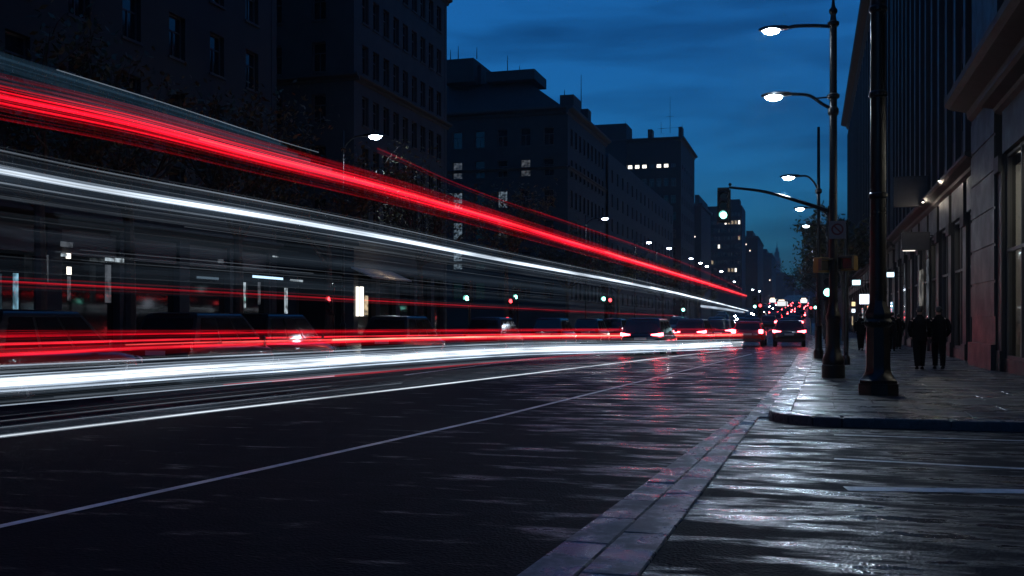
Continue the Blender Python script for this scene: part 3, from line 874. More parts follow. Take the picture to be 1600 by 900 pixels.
# double-arm lamp standing on the pavement, photo column 1302
p = ground(1302, 590, KZ); dL = 24.3
lp1 = tag(empty('street_lamp', p), 'tall black double-arm street lamp with a finial and a square sign', 'street lamp', 'street lamps on the right pavement')
m = MB(); ornate_base(m, 0.155, 1.75); m.build('base', IRON, lp1, True)
m = MB().lathe([(0.105,1.6),(0.095,3.0),(0.085,8.2),(0.08,8.45)], 12); m.build('pole', IRON, lp1, True)
m = MB().lathe([(0.08,8.3),(0.14,8.36),(0.14,8.42),(0.08,8.46),(0.06,8.6),(0.10,8.66),(0.10,8.72),(0.05,8.78),(0.03,8.95),(0.004,9.15)], 10); m.build('finial', IRON, lp1, True)
m = MB().lathe([(0.09,6.2),(0.13,6.26),(0.13,6.36),(0.09,6.42)], 10); m.lathe([(0.09,6.6),(0.15,6.64),(0.15,6.70),(0.09,6.74)], 10); m.build('collar', IRON, lp1, True)
MB().tube(catmull([(0,0,8.32),(-0.45,0,8.38),(-0.85,0,8.40),(-1.02,0,8.38)], 5), [0.045]*16, 7).build('arm', IRON, lp1, True)
MB().tube(catmull([(0,0,6.35),(-0.25,0,6.5),(-0.55,0,6.72),(-0.95,0,6.78)], 5), [0.04]*16, 7).build('arm', IRON, lp1, True)
MB().tube([(0,0,6.66),(-0.45,0,6.64)], 0.02, 6).build('brace', IRON, lp1)
lamp_head(lp1, (-0.98,0,8.36), -1, 30, 130)
lamp_head(lp1, (-0.92,0,6.76), -1, 25, 130)
road_throw(lp1, (-1.42,0,8.05), 380); road_throw(lp1, (-1.38,0,6.45), 300)
# square no-parking sign on it
sg = MB().box(-0.10, 0.28, -0.16, -0.14, 3.28, 3.70).build('sign_plate', SIGNW, lp1)
ring = MB(); N = 24
for k in range(N):
    a, b = 2*math.pi*k/N, 2*math.pi*(k+1)/N
    ring.quad(*[(0.09+r*math.cos(q), -0.163, 3.50+r*math.sin(q)) for r, q in ((0.10,a),(0.10,b),(0.14,b),(0.14,a))])
ring.quad((-0.005,-0.1635,3.575),(0.02,-0.1635,3.60),(0.185,-0.1635,3.425),(0.16,-0.1635,3.40))
ring.build('sign_symbol', SIGNR, sg)
# pedestrian signal housings on the same lamp's post
def ped_signal(loc, label, glow, rz=0, name='pedestrian_signal', mat=YELLOW):
    s = tag(empty(name, loc, rz), label, 'traffic light')
    MB().box(-0.17, 0.17, -0.1, 0.1, 0, 0.36, 0.02).build('housing', mat, s)
    v = MB(); v.box(-0.17, 0.17, -0.22, -0.102, 0.30, 0.33); v.box(-0.17, -0.15, -0.22, -0.102, 0.04, 0.299); v.box(0.15, 0.17, -0.22, -0.102, 0.04, 0.299); v.build('visor', BLACKP, s)
    MB().box(-0.13, 0.13, -0.112, -0.103, 0.05, 0.28).build('lens', glow, s)
    return s
DARKLENS = principled('dark_lens', (0.02, 0.02, 0.02), 0.2)
ped_signal((p.x-0.26, p.y, 2.62), 'yellow pedestrian signal box on the left of the double-arm lamp', DARKLENS, 0.6)
ped_signal((p.x+0.36, p.y+0.05, 2.66), 'yellow pedestrian signal box on the right of the double-arm lamp', DARKLENS, -0.5)

# thick near post, photo column 1370
p = ground(1372, 616, KZ)
lp2 = tag(empty('lamp_post', p), 'thick black ornate lamp post standing nearest, rising out of view', 'lamp post')
m = MB()
m.lathe([(0.37,0),(0.37,0.20),(0.345,0.205),(0.35,0.26),(0.30,0.30),(0.265,0.36),(0.235,0.42),(0.225,0.50),(0.22,0.95),(0.215,1.22),(0.26,1.27),(0.265,1.33),(0.225,1.38),(0.25,1.44),(0.235,1.5),(0.17,1.62),(0.155,1.75)], 8)
m.build('base', IRON, lp2, True)
MB().lathe([(0.155,1.7),(0.14,3.2),(0.135,5.0),(0.125,9.4)], 16).build('pole', IRON, lp2, True)
m = MB()
for z in (3.55, 5.4, 6.95): m.lathe([(0.13,z),(0.165,z+0.04),(0.165,z+0.1),(0.13,z+0.14)], 16)
m.build('collar', IRON, lp2, True)
for j in range(8):       # small studs round the base
    a = 2*math.pi*j/8
    MB().ball((0.268*math.cos(a), 0.268*math.sin(a), 1.30), 0.03, 6).build('stud', IRON, lp2, True)
MB().tube(catmull([(0,0,9.0),(-0.6,0,9.5),(-1.4,0,9.6)], 5), 0.05, 7).build('arm', IRON, lp2, True)

LAST = [None]
def single_lamp(pos, h, arm, dirx, power, label, group, lens=60, top=0.9, r=0.07, size=1.0, cast=True):
    s = tag(empty('street_lamp', pos), label, 'street lamp', group)
    m = MB().lathe([(r*2.4,0),(r*2.4,0.25),(r*1.7,0.35),(r*1.5,1.1),(r*1.9,1.18),(r*1.1,1.3),(r,1.5),(r*0.7,h+top),(r*0.5,h+top+0.02)], 10); m.build('pole', IRON, s, True)
    MB().tube(catmull([(0,0,h-0.55),(dirx*arm*0.25,0,h-0.22),(dirx*arm*0.6,0,h),(dirx*arm,0,h+0.02)], 5), r*0.5, 6).build('arm', IRON, s, True)
    MB().lathe([(r,h-0.65),(r*1.7,h-0.6),(r*1.7,h-0.5),(r,h-0.45)], 8).build('collar', IRON, s, True)
    lamp_head(s, (dirx*(arm-0.05),0,h), dirx, power if cast else 0, lens, size)
    LAST[0] = s
    return s
# right row: (column, lamp column, lamp row, depth)
RL = [(1279, 1236, 277, 37.0, 'second'), (1297, 1253, 326, 50.0, 'third'), (1293, 1262, 353, 62.0, 'fourth'), (1290, 1267, 378, 76.0, 'fifth'),
      (1288, 1270, 392, 92, 'sixth'), (1287, 1274, 405.5, 110, 'seventh'), (1285, 1274, 412.5, 128, 'eighth'), (1283, 1273, 432, 165, 'ninth')]
for i, (pc, lc, ly, d, nth) in enumerate(RL):
    a = cam_pt(pc, d, KZ); h = height(ly, d)-KZ+0.05
    arm = max(0.6, a.x-cam_pt(lc, d, 0).x-0.3)
    single_lamp(a, h, arm, -1, (12, 12, 5, 5, 5, 0, 0, 0)[i], '%s black single-arm street lamp along the right pavement' % nth, 'street lamps on the right pavement', 100 if i < 2 else 40, 0.9 if i else 1.75, 0.075, 1.0 if i < 3 else 1.2, i < 5)
    if i < 3: road_throw(LAST[0], (-(arm+0.4), 0, h-0.35), 340)
# left row
LL = [(536, 570, 215), (915, 943, 342), (992, 1010, 379), (1025, 1037, 388), (1062, 1073, 404), (1078, 1086, 411), (1089, 1095, 416), (1113, 1120, 424), (1136, 1142, 440), (1167, 1171, 452.5), (1178, 1181, 455)]
ORD = ['first', 'second', 'third', 'fourth', 'fifth', 'sixth', 'seventh', 'eighth', 'ninth', 'tenth', 'eleventh']
for i, (pc, lc, ly) in enumerate(LL):
    H = 10.0
    d = F*(H-CAM_H)/(HY-ly)
    a = cam_pt(pc, d, KZ); arm = max(1.0, (lc-pc)/F*d*0.95-0.3)
    single_lamp(a, H-KZ, arm, 1, (130, 60, 60, 60)[i] if i < 4 else 0, '%s street lamp from the left along the far pavement' % ORD[i], 'street lamps on the left pavement', 70, 0.3, 0.075, 1.5 if i < 1 else 1.25, i < 4)
k = 0
for px, py in ((1211, 472), (1216, 475), (1219.5, 477.5), (1224.5, 480), (1228.5, 482), (1231.5, 484), (1235, 485.5), (1237.5, 487), (1241, 488.5), (1245, 490)):
    d = F*(10.0-CAM_H)/(HY-py)
    a = cam_pt(px, d, 0)
    s = tag(empty('street_lamp', (a.x-1.5, a.y, 0)), 'tiny distant street lamp in the string of lights down the avenue', 'street lamp', 'distant string of street lamps')
    MB().tube([(0,0,0),(0,0,9.8),(1.2,0,10)], 0.12, 5).build('pole', IRON, s)
    MB().ball((1.5,0,10), 0.0011*d, 6, 0.6).build('lens', emit('far_lens', (1, 0.85, 0.68), 14), s)

# ------------------------------------------------------------------ traffic lights
GREEN = emit('signal_green', (0.25, 1.0, 0.8), 9)
RED = emit('signal_red', (1.0, 0.05, 0.06), 6)
def signal_head(name, loc, label, which, s=1.0, glow=None, parent=None):
    h = tag(empty(name, loc), label, 'traffic light') if parent is None else parent
    off = (0,0,0) if parent is None else loc
    ox, oy, oz = off
    MB().box(ox-0.17*s, ox+0.17*s, oy-0.1*s, oy+0.12*s, oz, oz+1.05*s, 0.02).build('housing', BLACKP, h)
    MB().box(ox-0.24*s, ox+0.24*s, oy+0.125*s, oy+0.14*s, oz-0.08*s, oz+1.13*s).build('backplate', BLACKP, h)
    for k in range(3):
        z = oz+(0.18+0.34*k)*s
        v = MB(); N = 12
        for j in range(N):
            a, b = 2*math.pi*j/N, 2*math.pi*(j+1)/N
            if math.sin((a+b)/2) < -0.6: continue
            v.quad((ox+0.145*s*math.cos(a), oy-0.101*s, z+0.145*s*math.sin(a)), (ox+0.145*s*math.cos(b), oy-0.101*s, z+0.145*s*math.sin(b)),
                   (ox+0.145*s*math.cos(b), oy-0.32*s, z+0.145*s*math.sin(b)), (ox+0.145*s*math.cos(a), oy-0.32*s, z+0.145*s*math.sin(a)))
        v.build('visor', BLACKP, h)
        g = (GREEN, DARKLENS, RED)[k] if (which == k) else DARKLENS
        MB().poly([(ox+0.125*s*math.cos(2*math.pi*j/14), oy-0.108*s, z+0.125*s*math.sin(2*math.pi*j/14)) for j in range(14)]).build('lens', g, h)
    return h
# mast arm signal
base = cam_pt(1298, 36, KZ)
ma = tag(empty('signal_mast', base), 'black mast arm curving out over the road carrying a green signal', 'traffic light')
zt = height(331, 36)-KZ; tipx = cam_pt(1136, 36, 0).x-base.x; zz = height(287, 36)-KZ
MB().lathe([(0.16,0),(0.16,0.3),(0.11,0.4),(0.10,zt+0.2),(0.02,zt+0.28)], 12).build('pole', IRON, ma, True)
MB().tube(catmull([(0,0,zt), (tipx*0.3,0,zt+(zz-zt)*0.40), (tipx*0.65,0,zt+(zz-zt)*0.80), (tipx,0,zz)], 6), [0.075-0.0018*k for k in range(19)], 8).build('arm', IRON, ma, True)
MB().ball((tipx+0.03,0,zz+0.1), 0.06, 8).build('cap', IRON, ma, True)
hx = cam_pt(1127, 36, 0).x-base.x
MB().box(hx-0.22, tipx, -0.05, 0.05, zz-0.10, zz-0.005).build('bracket', IRON, ma)
MB().tube([(hx,0,zz-0.05),(hx,0,zz-0.3)], 0.05, 8).build('hanger', IRON, ma)
signal_head('head', (hx, -0.02, height(340, 36)-KZ), None, 0, 1.0, parent=ma)
# second pole just in front of the mast (photo column 1322) with a side signal
q = ground(1322, 570, KZ)
sp_ = tag(empty('signal_post', q), 'slim dark signal post between the two big lamp posts', 'traffic light')
MB().lathe([(0.13,0),(0.13,0.2),(0.075,0.3),(0.065,4.3),(0.02,4.4)], 10).build('pole', IRON, sp_, True)
def post_signal(px, py, d, which, label, s=1.0):
    a = cam_pt(px, d, KZ)
    zc = height(py, d)
    o = tag(empty('signal_post', a), label, 'traffic light')
    top = zc-KZ+0.9*s
    MB().tube([(0.0,0.25,0),(0.0,0.25,top)], 0.06*s, 7).build('pole', IRON, o, True)
    signal_head('head', (0, 0, zc-KZ-(0.18+0.34*which)*s), None, which, s, parent=o)
for a in ((1293, 457, 34, 0, 'green signal on a post just left of the double-arm lamp foot'),
          (1274, 480.5, 90, 0, 'far green signal beside the second right lamp'), (1267, 481, 96, 2, 'far red signal close to the green one by the right kerb'),
          (1249.5, 478.5, 170, 2, 'small red signal far down the middle of the avenue', 1.3), (1179.5, 479, 120, 0, 'green signal at the end of the white light trail', 1.3), (1188, 477.5, 122, 2, 'red signal at the end of the red light trail', 1.5),
          (944, 467, 78, 0, 'green signal behind the traffic left of the middle', 1.2), (954, 469, 84, 2, 'red signal right beside the middle green one', 1.2),
          (731, 466, 52, 0, 'pale green signal on the left pavement below the trails', 1.0), (807, 464, 66, 0, 'green signal near the lit doorway on the left', 1.0), (799, 470.5, 64, 2, 'red signal near the lit doorway on the left', 1.0),
          (516, 467, 36, 2, 'red signal below the white sign on the left', 0.6), (1068, 484, 100, 0, 'green signal above the roofs of the queueing cars', 1.2)):
    post_signal(*a)

# ------------------------------------------------------------------ trees
def tree(pos, h, rad, label, seed, leaves=2600, leaf=0.11, mat=LEAF, fork=0.35, lean=0.0, group=None):
    rng = random.Random(seed)
    t = tag(empty('street_tree', pos), label, 'tree', group)
    m = MB(); tips = []
    top = Vector((lean, 0, h*0.5))
    m.tube(catmull([(0,0,-0.1), (0.05,0.02,h*0.2), tuple(top)], 4), [0.17*h/9*(1-0.05*k) for k in range(9)], 8)
    def limb(a, d, L, r, lvl):
        pts = [a]; q = a.copy(); dd = d.copy()
        for k in range(4):
            dd = (dd + Vector((rng.uniform(-.25,.25), rng.uniform(-.25,.25), rng.uniform(-.05,.22)))).normalized()
            q = q + dd*L/4; pts.append(q.copy())
            if lvl < 2 and k > 0:
                for _ in range(2 if lvl == 0 else 1):
                    nd = (dd + Vector((rng.uniform(-1,1), rng.uniform(-1,1), rng.uniform(-.3,.7)))).normalized()
                    limb(q.copy(), nd, L*rng.uniform(.4,.6), r*0.5, lvl+1)
            if lvl >= 1: tips.append(q.copy())
        m.tube(pts, [r*(1-0.2*k) for k in range(5)], 5)
        tips.append(q.copy())
    for k in range(8):
        a = 2*math.pi*k/8+rng.uniform(-.3,.3)
        s = Vector((lean*0.5*rng.uniform(.6,1.2), 0, h*rng.uniform(fork, 0.5)))
        limb(s, Vector((math.cos(a), math.sin(a), rng.uniform(.45,1.1))).normalized(), rad*rng.uniform(.8,1.2), 0.075*h/9, 0)
    m.build('trunk', BARK, t, True)
    if leaves:
        lv = MB()
        for _ in range(leaves):
            c = rng.choice(tips) + Vector((rng.gauss(0,.30), rng.gauss(0,.30), rng.gauss(0,.25)))*rad/3
            u = Vector((rng.uniform(-1,1), rng.uniform(-1,1), rng.uniform(-1,.3))).normalized()
            v = u.cross(Vector((rng.uniform(-1,1), rng.uniform(-1,1), 1))).normalized()
            s = leaf*rng.uniform(.6,1.3)
            lv.quad(c-u*s, c-v*s*.45, c+u*s, c+v*s*.45)
        lv.build('crown', mat, t)
    return t
TX = -17.2
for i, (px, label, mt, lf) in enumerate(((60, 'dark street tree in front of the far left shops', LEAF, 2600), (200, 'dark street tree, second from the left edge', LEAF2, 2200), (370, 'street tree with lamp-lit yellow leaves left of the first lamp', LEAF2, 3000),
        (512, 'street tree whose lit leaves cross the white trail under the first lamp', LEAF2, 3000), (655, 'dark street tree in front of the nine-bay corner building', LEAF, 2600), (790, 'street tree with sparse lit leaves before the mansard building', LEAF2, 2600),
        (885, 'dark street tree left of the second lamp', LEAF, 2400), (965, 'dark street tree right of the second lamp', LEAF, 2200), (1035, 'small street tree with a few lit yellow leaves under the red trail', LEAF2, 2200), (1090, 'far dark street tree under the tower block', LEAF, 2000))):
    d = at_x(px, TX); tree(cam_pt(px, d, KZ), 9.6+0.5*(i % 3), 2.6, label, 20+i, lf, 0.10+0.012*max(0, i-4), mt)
for i, (px, d, h, rad, lf, label) in enumerate(((1319, 72, 12.0, 2.5, 3200, 'leafy tree between the right lamps and the long building'), (1306, 84, 10, 2.6, 2600, 'leafy tree further down the right pavement'),
        (1287, 118, 11, 4.2, 500, 'nearly bare tree reaching over the road on the right'), (1288, 160, 11, 4.5, 1500, 'half bare far tree on the right'), (1285, 230, 13, 6, 3000, 'far dark tree mass at the right end of the avenue'))):
    tree(cam_pt(px, d, KZ), h, rad, label, 60+i, lf, 0.11+0.0012*d, LEAF, lean=-0.3)

# ------------------------------------------------------------------ vehicles
def paint_mat(name, c): return principled(name, c, 0.28, metal=0.0, coat=0.8, var=0.05)
TAIL = emit('tail_light', (1.0, 0.045, 0.06), 40)
TAIL_DIM = principled('tail_unlit', (0.15, 0.01, 0.01), 0.2)
HEAD = emit('head_light', (0.95, 0.97, 1.0), 60)
HEAD_DIM = principled('head_unlit', (0.5, 0.5, 0.5), 0.15)
PLATE = principled('plate', (0.5, 0.5, 0.48), 0.5)
def make_car(label, paint_m, tails, heads, L=4.5, W=1.9, H=1.6, group=None, boot=0.0, tail_shape='wide'):
    c = tag(empty('car'), label, 'car', group)
    k = L/4.5; w = W/1.9; zb = 0.96
    m = MB(); rings = []
    for y, hw, z0, z1 in ((-2.27,.66,.46,.80),(-2.22,.82,.37,.92),(-2.0,.91,.30,.99),(-1.4,.945,.25,1.01),(-.5,.95,.23,.99),(.6,.95,.23,.97),(1.2,.94,.25,.95),(1.75,.90,.27,.86),(2.08,.82,.32,.77),(2.24,.60,.42,.66)):
        r = []
        for j in range(20):
            a = 2*math.pi*j/20; ca, sa = math.cos(a), math.sin(a); e = 0.55
            r.append((hw*w*math.copysign(abs(ca)**e, ca), y*k, (z0+z1)/2+(z1-z0)/2*math.copysign(abs(sa)**e, sa)))
        rings.append(r)
    m.rings(rings); m.build('body', paint_m, c, True)
    yb0, yb1, yr0, yr1 = -2.06+boot*0.9, 1.12, -1.62+boot, 0.28
    def ring(y0, y1, hw, z): return [(-hw*w,y0*k,z),(hw*w,y0*k,z),(hw*w,y1*k,z),(-hw*w,y1*k,z)]
    g = MB(); g.rings([ring(yb0,yb1,.87,zb-.06), ring(yb0+(yr0-yb0)*.85, yb1+(yr1-yb1)*.9, .71, H-.10), ring(yr0,yr1,.66,H-.035), ring(yr0+.25,yr1-.3,.5,H)])
    gh = g.build('roof', paint_m, c, True)
    # glass, set on the slopes of the roof box
    def lerp(t, s):     # point on the side at height fraction t
        return
    z0, z1 = zb+.02, H-.14
    f0, f1 = (z0-(zb-.06))/(H-.10-(zb-.06)), (z1-(zb-.06))/(H-.10-(zb-.06))
    def yy(f): return yb0+(yr0-yb0)*.85*f, yb1+(yr1-yb1)*.9*f
    def hh(f): return (.87+(.71-.87)*f)*w
    e = 0.012
    (a0, b0_), (a1, b1_) = yy(f0), yy(f1)
    MB().quad((-hh(f0)+.10, a0*k-e, z0),(hh(f0)-.10, a0*k-e, z0),(hh(f1)-.08, a1*k-e, z1),(-hh(f1)+.08, a1*k-e, z1)).build('rear_window', GLASS, c)
    MB().quad((hh(f0)-.10, b0_*k+e, z0),(-hh(f0)+.10, b0_*k+e, z0),(-hh(f1)+.08, b1_*k+e, z1),(hh(f1)-.08, b1_*k+e, z1)).build('windscreen', GLASS, c)
    for s in (-1, 1):
        for t0, t1 in ((.07,.34),(.37,.63),(.66,.95)):
            q = MB().quad((s*(hh(f0)+e), (a0+(b0_-a0)*t0)*k, z0),(s*(hh(f0)+e), (a0+(b0_-a0)*t1)*k, z0),(s*(hh(f1)+e), (a1+(b1_-a1)*min(.97,t1))*k, z1),(s*(hh(f1)+e), (a1+(b1_-a1)*max(.03,t0))*k, z1))
            q.build('side_window', GLASS, c)
        MB().box(s*.98*w-.06, s*.98*w+.06, .75*k, .85*k, .98, 1.10, .02).build('mirror', BLACKP, c)
        for y in (-1.38*k, 1.40*k):
            wm = MB(); rg = []
            for xx, rr in ((-.11,.28),(-.10,.33),(.08,.345),(.11,.31),(.112,.24)):
                rg.append([(s*(.80*w+xx), y+rr*math.cos(2*math.pi*j/18), .345+rr*math.sin(2*math.pi*j/18)) for j in range(18)])
            wm.rings(rg); wh = wm.build('wheel', TYRE, c, True)
            rm = MB(); X = s*(.80*w+.118)
            for j in range(5):
                a = 2*math.pi*j/5
                rm.quad(*[(X, y+rr*math.cos(a+da), .345+rr*math.sin(a+da)) for rr, da in ((.04,-.6),(.23,-.16),(.23,.16),(.04,.6))])
            rm.build('rim', RIM, wh)
        # lamps
        t = MB(); zt = .90
        if tail_shape == 'wide':
            t.rings([[(s*x*w, y*k, zt+dz) for x, y, dz in ((.93,-2.0,.09),(.80,-2.232,.07),(.46,-2.275,.02),(.46,-2.275,-.02),(.80,-2.24,-.06),(.93,-2.0,-.05))],
                     [(s*x*w, (y+.06)*k, zt+dz) for x, y, dz in ((.93,-2.0,.09),(.80,-2.232,.07),(.46,-2.275,.02),(.46,-2.275,-.02),(.80,-2.24,-.06),(.93,-2.0,-.05))]])
        else:
            t.box(min(s*.9*w,s*.66*w), max(s*.9*w,s*.66*w), -2.25*k, -2.16*k, .78, 1.0, .015)
        t.build('tail_light', tails, c)
        hm = MB(); hm.ball((s*.62*w, 2.17*k, .63), .15, 10, .7); hm.build('headlight', heads, c, True)
    MB().box(-.26, .26, -2.30*k, -2.275*k, .68, .79).build('licence_plate', PLATE, c)
    MB().box(-.80*w, .80*w, -2.28*k, -2.0*k, .33, .50, .03).build('rear_bumper', BLACKP, c)
    MB().box(-.72*w, .72*w, 2.0*k, 2.22*k, .32, .45, .03).build('front_bumper', BLACKP, c)
    MB().box(-.5*w, .5*w, (yr0-.06)*k, (yr0+.12)*k, H-.06, H-.03).build('spoiler', paint_m, c)
    return c
BLACKCAR = paint_mat('paint_black', (0.004, 0.004, 0.005)); REDCAR = paint_mat('paint_red', (0.20, 0.012, 0.014)); GREYCAR = paint_mat('paint_grey', (0.015, 0.015, 0.018)); DARKCAR = paint_mat('paint_dark', (0.006, 0.0065, 0.008))
def place(c, px, py=None, d=None, rz=0.0):
    p = ground(px, py) if d is None else cam_pt(px, d, 0)
    c.location = (p.x, p.y, rise(p.y)); c.rotation_euler = (0, 0, rz)
    return c
car_black = make_car('black car with lit red tail lights in the right lane', BLACKCAR, TAIL, HEAD, H=1.55)
place(car_black, 1233, d=61, rz=0.02)
car_b = make_car('dark hatchback with its roof above the low light trails', DARKCAR, TAIL, HEAD, H=1.62); place(car_b, 1017, d=46, rz=-0.05)
def dup(src, label, px, d, rz=0.0, paint_m=None, group=None):
    o = copy_tree(src); o['label'] = label
    if group: o['group'] = group
    place(o, px, d=d, rz=rz)
    if paint_m is not None:
        for ch in CHILDREN(o):
            if ch.name.split('.')[0] in ('body', 'roof', 'spoiler'):
                ch.data = ch.data.copy(); ch.data.materials[0] = paint_m
    return o
dup(car_b, 'grey car just right of the dark hatchback in the queue', 1086, 58, -0.05, GREYCAR)
dup(car_b, 'dark car between the grey car and the red car in the queue', 1128, 68, -0.03, DARKCAR)
car_red = make_car('red car with glowing tail lights at the end of the low trails', REDCAR, TAIL, HEAD, H=1.5, tail_shape='box'); place(car_red, 1172, d=62, rz=-0.02)
# parked along the left kerb
parked = make_car('dark parked car at the far left kerb, half hidden behind the trails', DARKCAR, TAIL_DIM, HEAD_DIM, H=1.68, group='cars parked along the left kerb', tail_shape='box')
PX = -14.4
place(parked, 60, d=at_x(60, PX))
for px, lab, mt in ((330, 'parked car left of the canopy light car', GREYCAR), (432, 'dark parked car in front of the canopy light', BLACKCAR), (635, 'parked dark car right of the lit doorway', BLACKCAR),
                    (775, 'grey parked car just right of the pale green signal', GREYCAR), (868, 'dark parked car left of the middle signals', BLACKCAR), (925, 'parked car nearest the middle green signal', GREYCAR), (962, 'last dark car of the parked row', DARKCAR)):
    dup(parked, lab, px, at_x(px, PX), 0.0, mt, 'cars parked along the left kerb')
# distant traffic, lane by lane over the rise: too small to show more than body, roof, glass and lamps
def trimmed(src):
    for ch in CHILDREN(src):
        if ch.name.split('.')[0] in ('wheel', 'mirror', 'side_window', 'spoiler', 'front_bumper', 'rear_bumper', 'licence_plate'):
            for g in CHILDREN(ch): bpy.data.objects.remove(g)
            bpy.data.objects.remove(ch)
    return src
far_out = trimmed(make_car('distant car going away with red tail lights in the far queue', DARKCAR, emit('tail_far', (1.0, 0.06, 0.07), 30), HEAD_DIM, group='distant cars going away', tail_shape='box'))
far_in = trimmed(make_car('distant car coming closer with white headlights in the far queue', DARKCAR, TAIL_DIM, emit('head_far', (1.0, 0.97, 0.95), 220), group='distant cars coming closer'))
rt = random.Random(12)
def lane_cars(src, x, y0, y1, gap, rz, first):
    y = y0
    while y < y1:
        o = src if first else copy_tree(src)
        first = False
        o.location = (x+rt.uniform(-.5, .5), y, rise(y)); o.rotation_euler = (0, 0, rz)
        y += gap*rt.uniform(0.75, 1.5)
lane_cars(far_out, -1.7, 92, 420, 18, 0, True)
lane_cars(far_out, -4.4, 92, 420, 24, 0, False)
lane_cars(far_out, -6.6, 120, 420, 34, 0, False)
lane_cars(far_in, -8.8, 104, 440, 38, math.pi, True)
lane_cars(far_in, -11.2, 96, 440, 42, math.pi, False)
lane_cars(far_in, -13.4, 112, 440, 46, math.pi, False)
# buses far down the avenue, cabins lit
def bus(label, px, d, tails=True, glow=2.4):
    b = tag(empty('bus'), label, 'bus', 'buses down the avenue')
    MB().box(-1.25, 1.25, -5.5, 5.5, 0.35, 3.1, 0.12).build('body', GREYCAR, b)
    g = emit('bus_cabin_%.1f' % glow, (0.92, 0.95, 1.0), glow)
    for s in (-1, 1):
        for k in range(6):
            y = -5.0+k*1.7
            MB().box(s*1.262-0.006, s*1.262+0.006, y, y+1.5, 1.5, 2.6).build('side_window', g, b)
        for y in (-3.4, 3.4):
            MB().rings([[(s*1.05+xx, y+.45*math.cos(2*math.pi*j/14), .45+.45*math.sin(2*math.pi*j/14)) for j in range(14)] for xx in (-.16, .16)]).build('wheel', TYRE, b)
        MB().box(s*1.0-.12, s*1.0+.12, -5.53, -5.503, .8, 1.15).build('tail_light', TAIL if tails else HEAD, b)
    MB().box(-1.05, 1.05, -5.52, -5.503, 1.45, 2.6).build('rear_window', g, b)
    MB().box(-0.7, 0.7, -5.52, -5.503, 2.72, 2.98).build('destination_board', emit('board', (1.0, 0.75, 0.5), 3), b)
    p = cam_pt(px, d, 0); b.location = (p.x, p.y, rise(p.y))
    return b
bus('far bus with a brightly lit cabin right of the middle of the avenue', 1222, 260, True, 1.0)
bus('far lit bus close to the right kerb', 1256, 330, True, 1.2)
bus('far bus in the queue beside the red car', 1208, 350, True, 1.2)

